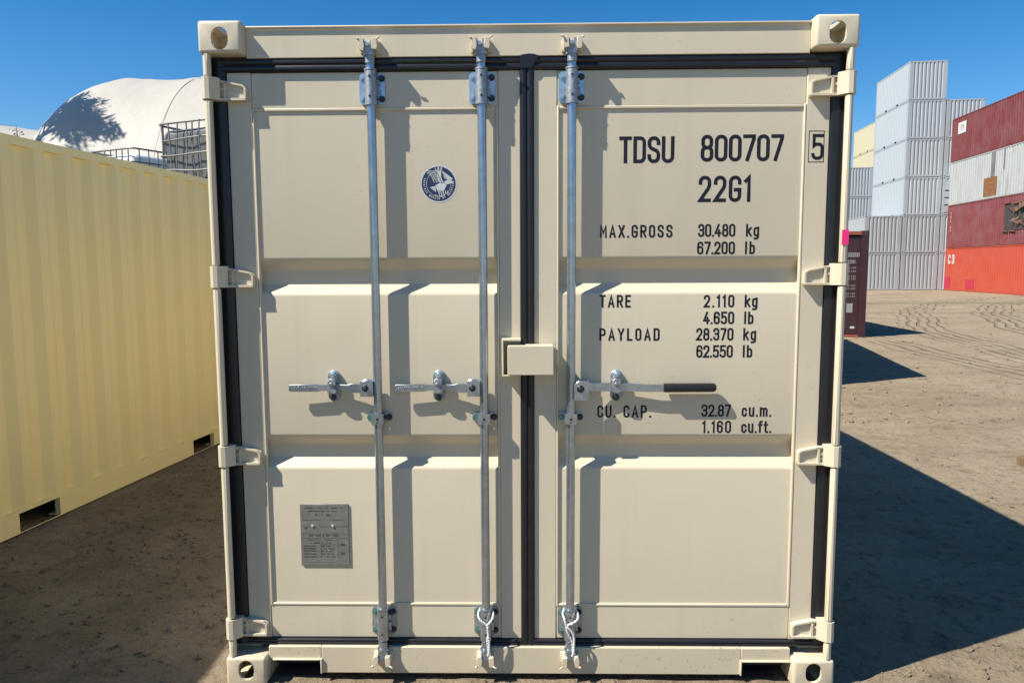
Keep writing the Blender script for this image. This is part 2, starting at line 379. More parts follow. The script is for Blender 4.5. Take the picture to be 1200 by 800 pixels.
def gz(x, y):
    x = np.asarray(x, float); y = np.asarray(y, float)
    z = .012 * fbm(x, y, 6, 4, 3) + .03 * fbm(x, y, .7, 3, 9) - .004
    # ridged crumbs
    c = np.abs(fbm(x, y, 11, 3, 21)); z = z + .018 * np.clip(.12 - c, 0, 1) * (fbm(x, y, 1.5, 2, 31) > 0.02)
    # low bank of dirt pushed up in front of the sill
    z = z + .030 * np.exp(-((y + .10) / .13) ** 2) * (np.abs(x) < .98) * (.75 + 1.1 * fbm(x, y, 9, 3, 5) * 2)
    # left lane lies a little lower
    lo = 1 / (1 + np.exp((x + 2.4) * 4)); z = z - .05 * lo
    far = np.clip((np.hypot(x, y) - 60) / 40, 0, 1); z = z * (1 - far)
    # tyre tracks sweeping across the yard
    for (cx, cy, rad, wd, amp) in ((26., -4., 19.4, .16, .035), (26., -4., 21.3, .16, .035), (31., 2., 20.5, .18, .03), (31., 2., 22.3, .18, .03), (20, -30, 57, .25, .035), (20, -30, 59, .25, .03), (5, -60, 95, .3, .035), (5, -60, 97.2, .3, .035)):
        d = np.hypot(x - cx, y - cy) - rad + .3 * fbm(x, y, .12, 2, 77)
        tread = .75 + .5 * (np.sin(np.arctan2(y - cy, x - cx) * rad * 24) > 0) * 0.6
        e = np.exp(-(d / wd) ** 2); rim = np.exp(-((np.abs(d) - wd * 1.9) / (wd * .6)) ** 2)
        z = z + amp * (-e * tread + .6 * rim) * (x > 3.0)
    return z
def make_ground():
    def axis(core0, core1, st, far0, far1, g):
        a = list(np.arange(core0, core1, st)); s = st; p = core1
        while p < far1: a.append(p); s *= g; p += s
        a.append(far1); s = st; p = core0 - st
        while p > far0: a.insert(0, p); s *= g; p -= s
        a.insert(0, far0); return np.array(a)
    xs = axis(-3.4, 5.0, .022, -400, 400, 1.016); ys = axis(-.35, 5.0, .020, -60, 500, 1.012)
    X, Y = np.meshgrid(xs, ys); Z = gz(X, Y); nx, ny = len(xs), len(ys)
    co = np.stack([X, Y, Z], -1).reshape(-1, 3).astype(np.float32)
    i = np.arange(nx * ny).reshape(ny, nx)
    q = np.stack([i[:-1, :-1], i[:-1, 1:], i[1:, 1:], i[1:, :-1]], -1).reshape(-1, 4)
    me = bpy.data.meshes.new('ground'); me.vertices.add(len(co)); me.vertices.foreach_set('co', co.ravel())
    me.loops.add(q.size); me.loops.foreach_set('vertex_index', q.ravel().astype(np.int32))
    me.polygons.add(len(q)); me.polygons.foreach_set('loop_start', np.arange(0, q.size, 4, dtype=np.int32))
    me.polygons.foreach_set('loop_total', np.full(len(q), 4, dtype=np.int32)); me.update(); me.validate()
    me.shade_smooth()
    link('ground', me, DIRT, kind='structure')
make_ground()
def pebbles():
    mb = MB(); r2 = random.Random(3)
    ico = bmesh.new(); bmesh.ops.create_icosphere(ico, subdivisions=1, radius=1)
    V = [v.co.copy() for v in ico.verts]; F = [tuple(v.index for v in f.verts) for f in ico.faces]
    P = []
    for k in range(7500):
        t = r2.random()
        if t < .40: x, y = r2.uniform(-3.1, -1.25), r2.uniform(-.3, 5)
        elif t < .55: x, y = r2.uniform(-1.1, 1.1), r2.uniform(-.3, .02)
        else:
            d = .1 + 22 * r2.random() ** 1.6; x = 1.3 + (d + 2) * r2.uniform(0, .72); y = d
        s = .0035 + .019 * r2.random() ** 4
        if y > 5: s *= 1.8
        P.append((x, y, s))
    zz = gz([p[0] for p in P], [p[1] for p in P])
    for (x, y, s), z in zip(P, zz):
        a = r2.uniform(.6, 1.2), r2.uniform(.6, 1.2), r2.uniform(.4, .8); j = [r2.uniform(.7, 1.25) for _ in V]
        mb.add([(x + v.x * s * a[0] * q, y + v.y * s * a[1] * q, z + v.z * s * a[2] * q + s * .2) for v, q in zip(V, j)], F)
    link('dirt_clods', mb.mesh('dirt_clods', 0), DIRT, kind='stuff')
pebbles()

# ------------------------------------------------------------------ shipping container kit
W, H = 1.219, 2.591
def casting_mesh():
    """corner casting, outer corner at the origin, body towards +x, +y, -z; holes in front, side and top"""
    X_, Y_, Z_ = .162, .178, .118
    def ob(mb): 
        o = bpy.data.objects.new('tmp', mb.mesh('tmp', 0)); COL.objects.link(o); return o
    b = MB(); b.box(0, X_, 0, Y_, -Z_, 0); body = ob(b)
    bm = body.modifiers.new('b', 'BEVEL'); bm.width = .012; bm.segments = 3
    cut = MB(); cut.box(.014, X_ - .014, .014, Y_ - .014, -Z_ + .014, -.014); cuts = [ob(cut)]
    c = MB(); c.prism(stadium(.082, -.0655, .0315, .0415), XZ, -.03, .05); cuts.append(ob(c))
    c = MB(); c.prism(stadium(.089, -.0655, .0255, .0395), YZ, -.03, .05); cuts.append(ob(c))
    c = MB(); c.prism([(u, v) for u, v in stadium(.085, .089, .032, .062)], XY, -.05, .03); cuts.append(ob(c))
    for q in cuts:
        m = body.modifiers.new('x', 'BOOLEAN'); m.operation = 'DIFFERENCE'; m.object = q; m.solver = 'EXACT'
    dg = bpy.context.evaluated_depsgraph_get(); me = bpy.data.meshes.new_from_object(body.evaluated_get(dg)); me.name = 'corner_casting'
    for o in [body] + cuts: bpy.data.objects.remove(o)
    me.materials.clear(); me.polygons.foreach_set('material_index', [0] * len(me.polygons))
    me.shade_smooth(); me.set_sharp_from_angle(angle=R(35))
    return me
CAST = casting_mesh()
def far_cast_mesh():
    b = MB(); b.box(0, .162, 0, .178, -.118, 0)
    b.prism(stadium(.082, -.0655, .030, .040, 4), XZ, -.002, -.0002, 1); b.prism(stadium(.089, -.0655, .025, .038, 4), YZ, -.002, -.0002, 1)
    return b.mesh('corner_casting_plain', 0)
FCAST = far_cast_mesh()
_cache = {}
def cached(key, fn):
    if key not in _cache: _cache[key] = fn()
    return _cache[key]
def corr_profile(L, pitch, depth, a, b_):
    """trapezoid wave along u, returns list of (u, v) with v = 0 outer, -depth inner"""
    n = max(1, int(L / pitch)); m = (L - n * pitch) / 2; pts = [(0, 0)]
    sl = (pitch - a - b_) / 2
    for k in range(n):
        u = m + k * pitch + a / 2; pts += [(u, 0), (u + sl, -depth), (u + sl + b_, -depth), (u + 2 * sl + b_, 0)]
    pts.append((L, 0)); return pts
def sheet(prof, fn, z0, z1, slope=.03, depth=.036):
    mb = MB(); n = len(prof)
    vs = []
    for z in (z0, z1): vs += [fn(u, v, z) for u, v in prof]
    mb.add(vs, [(i, i + 1, i + 1 + n, i + n) for i in range(n - 1)])
    return mb
def side_mesh(L, Hh):
    def f():
        pr = corr_profile(L - .30, .278, .036, .072, .070)
        mb = sheet(pr, lambda u, v, z: (v, .15 + u, z), .158, Hh - .058)
        # close wave ends on to the rails
        mb.add([(-.04, .15, Hh - .0585), (.0, .15, Hh - .0585), (.0, L - .15, Hh - .0585), (-.04, L - .15, Hh - .0585)], [(0, 1, 2, 3)])
        mb.add([(-.04, .15, .1585), (.0, .15, .1585), (.0, L - .15, .1585), (-.04, L - .15, .1585)], [(0, 1, 2, 3)])
        return mb.mesh('side_wall', 0)
    return cached(('side', L, Hh), f)
def end_mesh(Hh):
    def f():
        pr = corr_profile(2 * W - .30, .250, .046, .11, .072)
        mb = sheet(pr, lambda u, v, z: (-W + .15 + u, -v + .012, z), .13, Hh - .09)
        mb.add([(-W + .15, .012, Hh - .0905), (W - .15, .012, Hh - .0905), (W - .15, .065, Hh - .0905), (-W + .15, .065, Hh - .0905)], [(0, 1, 2, 3)])
        return mb.mesh('end_wall', 0)
    return cached(('end', Hh), f)
def rail_mesh(kind, L, Hh, pockets):
    def f():
        mb = MB()
        if kind == 'top': mb.box(-.055, -.004, .178, L - .178, Hh - .062, Hh - .004)
        elif kind == 'bottom':
            y = .178; c = L / 2; cuts = [(c - 1.025 - .18, c - 1.025 + .18), (c + 1.025 - .18, c + 1.025 + .18)] if pockets else []
            for a, b in cuts + [(L - .178, None)]:
                mb.box(-.045, -.006, y, a, .020, .160); mb.box(-.10, -.004, y, a, .012, .020)
                if b:
                    mb.box(-.045, -.0065, a, b, .142, .160); mb.box(-.012, -.006, a, b, .012, .016)
                    y = b
        return mb.mesh(kind + '_side_rail', 0)
    return cached((kind, L, Hh, pockets), f)
def end_rail(kind, Hh):
    def f():
        mb = MB()
        if kind == 'top': mb.box(-W + .162, W - .162, .010, .07, Hh - .094, Hh - .012)
        else: mb.box(-W + .162, W - .162, .010, .07, .022, .134)
        return mb.mesh(kind + '_end_rail', 0)
    return cached((kind, 'end', Hh), f)
def post_mesh(Hh):
    def f():
        mb = MB(); mb.box(0.004, .158, .004, .170, .118, Hh - .118); return mb.mesh('corner_post', 0)
    return cached(('post', Hh), f)
def roof_mesh(L, Hh):
    def f():
        pr = corr_profile(L - .36, .209, .02, .09, .05)
        mb = sheet([(u, v) for u, v in pr], lambda u, v, z: (z, .18 + u, Hh - .012 + v), -W + .05, W - .05)
        return mb.mesh('roof_panel', 0)
    return cached(('roof', L, Hh), f)
def slab_mesh(Hh):
    def f():
        mb = MB(); mb.box(-W + .16, -.012, .02, .06, .13, Hh - .12); mb.box(-W + .25, -.1, .014, .02, .3, Hh - .3); return mb.mesh('door', 0)
    return cached(('slab', Hh), f)
def floor_mesh(L):
    def f():
        mb = MB(); mb.box(-W + .1, W - .1, .1, L - .1, .142, .168); return mb.mesh('floor_pan', 0)
    return cached(('floor', L), f)

def container(label, mat, loc, rz=0, L=6.058, Hh=H, front='wall', pockets=True, group=None, near=False, sidemat=None, name='shipping_container', roofmat=None, walls='LR'):
    t = thing(name, label, 'container', loc, rz, group)
    sm = sidemat or mat
    for sx in (-1, 1):
        for sy in (0, 1):
            for top in (0, 1):
                if front == 'custom' and sy == 0: me = CAST
                else: me = CAST if near else FCAST
                o = link('corner_casting', me, [SILL if front == 'custom' and not top else mat] if me is CAST else [mat, VOID], t)
                o.location = (sx * W, L * sy, Hh if top else 0); o.scale = (-sx, 1 if sy == 0 else -1, 1 if top else -1)
            if front == 'custom' and sy == 0: continue
            o = link('corner_post', post_mesh(Hh), mat, t, (sx * W, L * sy, 0)); o.scale = (-sx, 1 if sy == 0 else -1, 1)
        for k in ('top', 'bottom'):
            o = link(k + '_side_rail', rail_mesh(k, L, Hh, pockets), sm, t, (sx * W, 0, 0)); o.scale = (sx, 1, 1)
        o = link('side_wall', side_mesh(L, Hh), sm, t, (sx * (W - .008), 0, 0)); o.scale = (sx, 1, 1)
    for sy in (0, 1):
        if sy == 0 and front == 'custom': continue
        for k in ('top', 'bottom'):
            o = link(k + '_end_rail', end_rail(k, Hh), mat, t, (0, L * sy, 0)); o.scale = (1, 1 if sy == 0 else -1, 1)
        if sy == 0 and front == 'wall': link('end_wall', end_mesh(Hh), mat, t)
        elif sy == 1:
            for sx in (-1, 1): o = link('door', slab_mesh(Hh), mat, t, (0, L, 0)); o.scale = (-sx, -1, 1)
    link('roof', roof_mesh(L, Hh), roofmat or mat, t); link('floor_pan', floor_mesh(L), VOID, t)
    return t

# ------------------------------------------------------------------ the main container
DF, DP, DRAIL = .065, .071, .0675           # door frame, panel and rail surfaces behind the casting face
main = container('large cream container in the middle with closed double doors, black lettering and round badge', CREAM, (0, 0, 0), near=True, front='custom')
for sx in (-1, 1):                                       # front posts, broken at each hinge
    hz = [2.350, 1.646, .943, .233]; hh = .041
    cuts = [2.474] + [v for z in hz for v in (z + hh + .004, z - hh - .004)] + [.118]
    pm = MB()
    for k in range(0, len(cuts), 2):
        a, b = cuts[k], cuts[k + 1]
        xo, xi = 1.212, 1.180
        pr = [(xi, .012), (xi + .008, .003), (xo - .016, .003), (xo - .004, .012), (xo, .030), (xo, .10), (1.2035, .10), (1.2035, .026), (xi, .024)]
        pm.prism([(sx * u, v) for u, v in pr], XY, b, a)
    pm.box(*sorted((sx * 1.214, sx * 1.105)), .098, .115, .118, 2.473); pm.box(*sorted((sx * 1.200, sx * 1.2145)), .10, .17, .118, 2.473)
    bev(link('corner_post', pm.mesh('corner_post'), CREAM, main), .002, 1)
# header with a lip, sill with fork pockets
hm = MB()
hm.prism([(.040, 2.580), (.040, 2.573), (.050, 2.571), (.050, 2.466), (.12, 2.466), (.12, 2.580)], YZ, -1.057, 1.057)
bev(link('door_header', hm.mesh('door_header'), CREAM, main), .002)
s = MB(); y0 = .040
zt, zb, zp = .147, .034, .092
s.box(-.841, .859, y0, .10, zb, zt); s.box(-1.057, -.841, y0, .10, zp, zt); s.box(.859, 1.0565, y0, .10, zp, zt)
s.box(-.845, -.837, .030, .16, zb, zp + .006); s.box(.855, .863, .030, .16, zb, zp + .006)
s.box(-1.04, -.845, .030, .16, zp - .001, zp + .006); s.box(.863, 1.056, .030, .16, zp - .001, zp + .006)
s.box(-.84, .858, .10, .16, zb, .05)
bev(link('door_sill', s.mesh('door_sill'), SILL, main), .004)
for a_, b_ in ((-.99, -.845), (.863, 1.01)):
    tn = MB(); tn.box(a_ - .04, b_, .075, 1.2, -.006, .004); tn.prism([(b_, .0915), (b_, .078), (b_ - .006, .086), (b_ - .014, .0915)], XZ, .046, .10, 0); tn.prism([(a_, .0915), (a_ + .014, .0915), (a_ + .006, .086), (a_, .078)], XZ, .046, .10, 0) ; tn.box(a_ - .054, a_ - .05, .165, 1.2, .014, .091); tn.box(b_ + .05, b_ + .054, .165, 1.2, .014, .091); tn.box(a_ - .04, b_ - .004, 1.19, 1.2, .014, .091); tn.box(a_ - .04, b_, .11, 1.2, .092, .098)
    link('fork_tunnel', tn.mesh('fork_tunnel', 0), VOID, main)  # near-black lining added so the pocket openings look shaded
bk = MB(); bk.box(-1.12, 1.12, .125, .135, .03, 2.50); link('inner_frame', bk.mesh('inner_frame'), VOID, main)

def panel_mesh(x0, x1, z0, z1):
    d = .039
    prof = [(z1, DP), (1.713, DP), (1.672, DP + d), (1.613, DP + d), (1.576, DP), (1.013, DP), (.972, DP + d), (.919, DP + d), (.881, DP), (z0, DP)]
    mb = MB(); nx = 2
    vs = []
    for x in (x0, x1): vs += [(x, y, z) for z, y in prof]
    n = len(prof); mb.add(vs, [(i, i + n, i + n + 1, i + 1) for i in range(n - 1)])
    me = mb.mesh('door_panel', 0)
    bm = bmesh.new(); bm.from_mesh(me)
    es = [e for e in bm.edges if len(e.link_faces) == 2]
    bmesh.ops.bevel(bm, geom=es, offset=.008, segments=3, affect='EDGES', profile=.5)
    bmesh.ops.recalc_face_normals(bm, faces=bm.faces); bm.to_mesh(me); bm.free(); me.shade_smooth(); me.set_sharp_from_angle(angle=R(25))
    return me
doors = []
for (xa, xb, pa, pb, oside) in ((-1.142, -.024, -1.050, -.108, -1), (.027, 1.145, .115, 1.056, 1)):
    z0, z1, q0, q1 = .172, 2.418, .312, 2.283
    d = MB(); yb = .12
    d.box(xa, pa, DF, yb, z0, z1); d.box(pb, xb, DF, yb, z0, z1)                     # stiles
    dr = link('door', d.mesh('door'), CREAM, main); bev(dr, .003)
    for za, zb_ in ((q1, z1 - .0005), (z0 + .0005, q0)):
        rl = MB(); rl.box(pa, pb, DRAIL, yb, za, zb_); bev(link('door_rail', rl.mesh('door_rail'), CREAM, dr), .004)
    link('door_panel', panel_mesh(pa, pb, q0, q1), CREAM, dr)
    lp = MB()
    lp.box(pa, pa + .009, DF - .002, DP + .01, q0 - .003, q1 + .004); lp.box(pb - .009, pb, DF - .002, DP + .01, q0 - .003, q1 + .004)
    lp.box(pa + .009, pb - .009, DRAIL - .003, DP + .006, q1 - .010, q1 + .002); lp.box(pa + .009, pb - .009, DRAIL - .003, DP + .006, q0 - .002, q0 + .009)
    bev(link('panel_seam', lp.mesh('panel_seam'), CREAM, dr), .003, 2)
    # rubber gasket round the leaf: double lip section
    g = MB()
    def lipstrip(axis, a0, a1, c0, c1, k_=2):
        m_ = (c0 + c1) / 2; n = 12; prof = []
        for k in range(n + 1):
            u = c0 + (c1 - c0) * k / n; q = (k / n)
            prof.append((u, .059 - .0045 * abs(math.sin(q * math.pi * k_)) ** .6 - .002))
        prof = prof + [(c1, .10), (c0, .10)]
        if axis == 'x': g.prism([(v, u) for u, v in prof], YZ, a0, a1)
        else: g.prism(prof, XY, a0, a1)
    if oside < 0:
        lipstrip('z', .150, 2.463, -1.2030, xa - .001, 1); lipstrip('x', -1.198, -.022, 2.4185, 2.4655); lipstrip('x', -1.198, -.022, .148, .1715)
        lipstrip('z', .1475, 2.4665, -.0235, .0012, 1)
        g.prism([(-.024, 2.466), (-.018, 2.470), (.010, 2.474), (.030, 2.472), (.048, 2.4655), (.03, 2.44), (.020, 2.425), (-.022, 2.42)], XZ, .0485, .058)
    else:
        lipstrip('z', .150, 2.463, xb + .001, 1.2030, 1); lipstrip('x', .025, 1.198, 2.4185, 2.4655); lipstrip('x', .025, 1.198, .148, .1715)
        lipstrip('z', .1475, 2.4665, .0018, .0265, 1)
    link('gasket', g.mesh('gasket', 50), RUBBER, dr)
    doors.append(dr)
ldoor, rdoor = doors
# hinges
def hinge_mesh():
    m = MB()   # right-hand hinge, local: z = 0 at its middle, x positive outwards (world x)
    base = [(1.060, -.036), (1.068, -.040), (1.19, -.041), (1.19, .041), (1.168, .034), (1.142, .031), (1.072, .017), (1.060, .008)]
    m.prism(base, XZ, .049, .064)
    rim = .007
    def bar(p, q, t=.0075, y0=.037, y1=.050):
        d = (Vector(q) - Vector(p)).normalized(); n = Vector((-d.y, d.x)) * t / 2; P, Q = Vector(p), Vector(q)
        m.prism([tuple(P - n), tuple(Q - n), tuple(Q + n), tuple(P + n)], XZ, y0, y1)
    pts = [(1.065, .006), (1.074, .0145), (1.142, .028), (1.172, .031)]
    for a, b in zip(pts, pts[1:]): bar(a, b)
    bar((1.064, .009), (1.064, -.036)); bar((1.062, -.036), (1.176, -.037), .009, .035, .066); bar((1.140, .028), (1.140, -.034), .008)
    bar((1.142, .002), (1.168, .002), .008, .041); bar((1.142, -.016), (1.168, -.016), .004, .044)
    bar((1.168, .031), (1.168, -.037), .006)
    # knuckle
    m.prism([(1.156, .030), (1.172, .012), (1.184, .001), (1.200, -.001), (1.214, .008), (1.219, .022), (1.216, .045), (1.20, .066), (1.16, .064)], XY, -.041, .041)
    m.tube([(1.199, .026, -.043), (1.199, .026, .043)], .010, 10)
    for k in range(3): m.tube([(1.095 + k * .008, .0492, -.006), (1.095 + k * .008, .0482, -.006)], .0025, 6)
    return m.mesh('hinge')
HM = hinge_mesh()
for sx in (-1, 1):
    for z in (2.350, 1.646, .943, .233):
        o = link('hinge', HM, CREAM, rdoor if sx > 0 else ldoor, (0, 0, z)); o.scale = (sx, 1, 1); bev(o, .0025, 1)
# locking bars
RODX = (-.585, -.1685, .170); RY = .034
def hexbolt(m, x, z, y, r=.010, h=.009, mi=0, washer=True):
    if washer: m.cyl((x, y, z), (x, y - .0025, z), r * 1.35, 14, mi)
    m.tube([(x, y - .0025, z), (x, y - h, z)], r, 6, mi)
    m.tube([(x, y - h, z), (x, y - h - .003, z)], r * .62, 8, mi)
def guide_mesh(flip):
    m = MB()
    m.prism(oct_pts(0, 0, .0485, .058, .010), XZ, DF - .0065, DF + .0005, 0)
    # half sleeve round the bar
    pr = []
    for k in range(13): q = math.pi * k / 12; pr.append((.0225 * math.cos(q), RY - .0235 * math.sin(q)))
    pr += [(-.0225, DF - .004), (.0225, DF - .004)]
    m.prism(pr, XY, -.054, .058, 1)
    m.cyl((0, RY, -.066), (0, RY, -.053), .0235, 16, 1); m.cyl((0, RY, .060), (0, RY, .066), .0245, 16, 1)
    m.box(-.031, -.022, .045, DF - .004, -.035, -.002, 1); m.box(.022, .031, .045, DF - .004, -.035, -.002, 1); m.box(.022, .030, .045, DF - .004, .012, .03, 1)
    for z in (-.036, .036): m.cyl((0, RY - .0255, z), (0, RY - .022, z), .0045, 8, 3)
    for z in (-.038, .038):
        hexbolt(m, -.0355, z, DF - .0065, .0085, .010, 2); hexbolt(m, .0365, z, DF - .0065, .0095, .012, 3)
    me = m.mesh('bar_guide'); return me
GM = guide_mesh(0)
def cam_mesh():
    m = MB()
    m.cyl((0, RY, -.045), (0, RY, -.018), .0185, 14); m.cyl((0, RY, -.019), (0, RY, -.010), .0235, 14)
    m.prism(oct_pts(0, 0, .020, .016, .005), lambda u, v, w: (u, w, v + .004), RY - .020, RY + .018)
    m.prism([(-.022, .014), (-.010, .010), (-.008, .030), (-.016, .038), (-.026, .034), (-.028, .024)], lambda u, v, w: (u, w, v), RY - .024, RY + .006)
    m.prism([(.004, .008), (.020, .012), (.030, .020), (.030, .029), (.018, .026), (.014, .038), (.005, .036)], lambda u, v, w: (u, w, v), RY - .018, RY + .010)
    m.cyl((-.004, RY - .028, .018), (-.004, RY + .01, .018), .007, 8)
    return m.mesh('locking_cam')
CMM = cam_mesh()
def keeper_mesh():
    m = MB()
    m.box(-.038, .038, .046, .060, -.004, .040)
    m.prism([(-.036, .006), (-.030, -.004), (-.018, -.004), (-.014, .012), (-.018, .038), (-.034, .042)], XZ, .006, .048)
    m.prism([(.012, .002), (.030, .000), (.034, .010), (.032, .040), (.014, .042)], XZ, .008, .048)
    m.cyl((.030, .006, .036), (.044, .002, .042), .0035, 8); m.cyl((-.034, .008, .036), (-.042, .006, .040), .0045, 8)
    return m.mesh('cam_keeper')
KM = keeper_mesh()
def midguide_mesh():
    m = MB()
    m.prism(oct_pts(0, 0, .047, .018, .006), XZ, DF - .004, DF + .003, 0)
    m.box(-.020, .020, RY - .0225, RY - .0165, -.021, .021, 1); m.box(-.024, -.018, RY - .020, DF, -.021, .019, 1); m.box(.018, .024, RY - .020, DF, -.021, .019, 1)
    m.cyl((0, RY - .026, .0), (0, RY - .022, .0), .005, 8, 3); m.cyl((-.003, RY - .0255, -.013), (-.003, RY - .022, -.013), .003, 8, 3)
    m.tube([(-.036, DF - .004, 0), (-.036, DF - .016, 0)], .012, 10, 2); hexbolt(m, .037, 0, DF - .004, .010, .018, 3)
    return m.mesh('mid_guide')
MG = midguide_mesh()
def retainer_mesh():
    m = MB()
    m.prism(stadium(0, 0, .0245, .062, 7), XZ, DF - .005, DF + .0055)
    m.prism(stadium(.003, .0, .015, .055, 6), XZ, DF - .012, DF - .004)
    hexbolt(m, 0, .045, DF - .008, .0125, .015, 1); hexbolt(m, 0, -.043, DF - .008, .0115, .014, 2)
    m.box(-.017, .016, .036, DF - .004, -.024, -.016); m.box(-.019, .015, .034, DF - .004, .018, .026)
    m.prism([(-.019, -.024), (.010, -.026), (.018, -.012), (.006, -.002), (.014, .012), (.012, .030), (-.012, .032), (-.020, .010)], XZ, .029, .037)
    m.cyl((-.004, .029, .010), (-.004, .024, .010), .0075, 10); m.tube([(-.006, .030, .012), (-.004, .0235, .004)], .003, 6, 2)
    return m.mesh('handle_retainer')
RM = retainer_mesh()
def loft(m, secs, mi=0):
    """sections (x, zc, half height, yc, half thickness)"""
    vs = []
    for x, z, hh, y, ht in secs: vs += [(x, y - ht, z - hh), (x, y + ht, z - hh), (x, y + ht, z + hh), (x, y - ht, z + hh)]
    n = len(secs); fs = [(4 * i + k, 4 * i + (k + 1) % 4, 4 * i + 4 + (k + 1) % 4, 4 * i + 4 + k) for i in range(n - 1) for k in range(4)]
    m.add(vs, fs + [(0, 1, 2, 3), tuple(4 * (n - 1) + k for k in (3, 2, 1, 0))], mi)
HZ = 1.211
def handle_left(m, x):
    m.box(x - .064, x - .016, .010, .016, HZ - .031, HZ + .031); m.box(x - .064, x - .016, .044, .050, HZ - .031, HZ + .031); m.box(x - .026, x - .014, .011, .049, HZ - .030, HZ + .030)
    hexbolt(m, x - .044, HZ + .002, .010, .010, .010, 1)
    loft(m, [(x - .058, HZ - .002, .017, .030, .005), (x - .105, HZ - .001, .018, .034, .005), (x - .118, HZ, .012, .038, .006), (x - .160, HZ + .002, .011, .044, .005), (x - .19, HZ, .012, .045, .005),
             (x - .225, HZ - .001, .012, .042, .005), (x - .238, HZ - .001, .015, .040, .005), (x - .345, HZ - .001, .0135, .037, .005), (x - .350, HZ - .001, .011, .037, .004)])
    r2 = random.Random(5)
    for k in range(13):
        xx = x - .245 - k * .0075; m.box(xx, xx + .0035, .0315, .036, HZ - .006 + r2.uniform(-.002, .002), HZ + .005 + r2.uniform(-.003, .002))
for i, x in enumerate(RODX):
    m = MB(); m.tube([(x, RY, .115), (x, RY, 2.49)], .0170, 20)
    bar = link('locking_bar', m.mesh('locking_bar'), ZINC, main)
    o = link('bar_guide', GM, [BLUEZ, ZINCD, BLUEZ, DARKB], bar, (x, 0, 2.352))
    o = link('bar_guide', GM, [ZINCD, ZINC, GREENB, DARKB], bar, (x, 0, .250)); o.scale = (1, 1, 1)
    link('mid_guide', MG, [ZINC, ZINC, GREENB, DARKB], bar, (x, 0, 1.090))
    link('locking_cam', CMM, ZINCD, bar, (x, -.006, 2.482)); o = link('locking_cam', CMM, ZINC, bar, (x, -.006, .132)); o.scale = (1, 1, -1)
    o = bev(link('cam_keeper', KM, CREAM, main, (x, -.010, 2.480)), .002, 1); o.scale = (-1 if i == 2 else 1, 1, 1)
    o = bev(link('cam_keeper', KM, CREAM, main, (x, -.016, .128)), .002, 1); o.scale = (-1 if i == 2 else 1, 1, -1)
    hm_ = MB()
    if i < 2:
        handle_left(hm_, x); hx = x - .178
    else:
        hm_.prism([(x + .012, HZ - .048), (x + .070, HZ - .048), (x + .070, HZ + .018), (x + .058, HZ + .030), (x + .030, HZ + .030), (x + .012, HZ + .016)], XZ, .010, .016)
        hm_.box(x + .018, x + .070, .044, .050, HZ - .046, HZ + .028)
        hexbolt(hm_, x + .036, HZ - .002, .010, .011, .011, 1)
        loft(hm_, [(x + .055, HZ + .001, .0165, .030, .005), (x + .10, HZ, .0165, .040, .005), (x + .15, HZ, .0165, .045, .005), (x + .20, HZ, .0165, .047, .005), (x + .27, HZ - .003, .015, .044, .005), (x + .31, HZ - .004, .014, .042, .005), (x + .375, HZ - .004, .0135, .042, .005)])
        hx = .350
    hd = bev(link('handle', hm_.mesh('handle'), [ZINC, DARKB], bar), .002, 1)
    bev(link('handle_retainer', RM, [ZINCD, BLUEZ, DARKB], bar, (hx, 0, HZ + .004)), .0015, 1)
    if i == 2:
        gm = MB(); n = 12
        gm.tube([(.531, .042, HZ - .003), (.533, .042, HZ - .003), (.723, .042, HZ - .002), (.731, .042, HZ - .002), (.735, .042, HZ - .002)], [.013, .0175, .0175, .015, .009], 14)
        g = link('handle_grip', gm.mesh('handle_grip'), GRIP, bar, label='black rubber sleeve on the long handle')
# lock box over the meeting edge of the doors
lb = MB()
lb.prism(oct_pts(.013, 1.324, .088, .056, .003), XZ, -.022, .060)
lbo = bev(link('lock_box', lb.mesh('lock_box'), CREAM, main), .006, 3)
l2 = MB(); l2.prism([(-.098, 1.258), (-.050, 1.258), (-.050, 1.265), (-.091, 1.265), (-.091, 1.396), (-.024, 1.396), (-.024, 1.404), (-.098, 1.404)], XZ, .006, .0645)
bev(link('lock_box_bracket', l2.mesh('lock_box_bracket'), CREAM, main), .002)
l2 = MB(); l2.tube([(.101, -.004, 1.372), (.112, .004, 1.345), (.116, .012, 1.318), (.112, .014, 1.305), (.104, .014, 1.300), (.100, .016, 1.31)], .0045, 8); link('lock_box_lug', l2.mesh('lock_box_lug'), CREAM, main)

# lettering on the right door
LB = MB()
def on(y): return lambda x0, z0: (lambda x, z: (x, y, z0 + z))
def put(mb, s, x0, x1, z0, h, y, st=.125):
    mb = MB(); text(mb, s, x0, x1, h, lambda x, z: (x, y, z0 + z), st); link('lettering', mb.mesh('lettering', 0), INK, rdoor)
TY = DP - .0006
put(None, 'TDSU', .353, .563, 2.071, .100, TY, .135); put(None, '800707', .663, .977, 2.075, .100, TY, .135); put(None, '22G1', .658, .856, 1.923, .099, TY, .135)
for s_, a, b, z in (('MAX.GROSS', .282, .561, 1.789), ('30.480', .659, .802, 1.791), ('kg', .843, .893, 1.791), ('67.200', .657, .802, 1.724), ('lb', .841, .879, 1.724),
                    ('TARE', .282, .404, 1.520), ('2.110', .687, .805, 1.519), ('kg', .845, .895, 1.519), ('4.650', .686, .806, 1.454), ('lb', .845, .881, 1.454),
                    ('PAYLOAD', .283, .518, 1.390), ('28.370', .660, .805, 1.390), ('kg', .843, .893, 1.390), ('62.550', .662, .804, 1.323), ('lb', .843, .880, 1.323),
                    ('CU.', .277, .349, 1.085), ('CAP.', .380, .489, 1.085), ('32.87', .687, .803, 1.088), ('cu.m.', .845, .961, 1.088), ('1.160', .691, .805, 1.023), ('cu.ft.', .845, .963, 1.023)):
    put(None, s_, a, b, z, .0490, TY, .152)
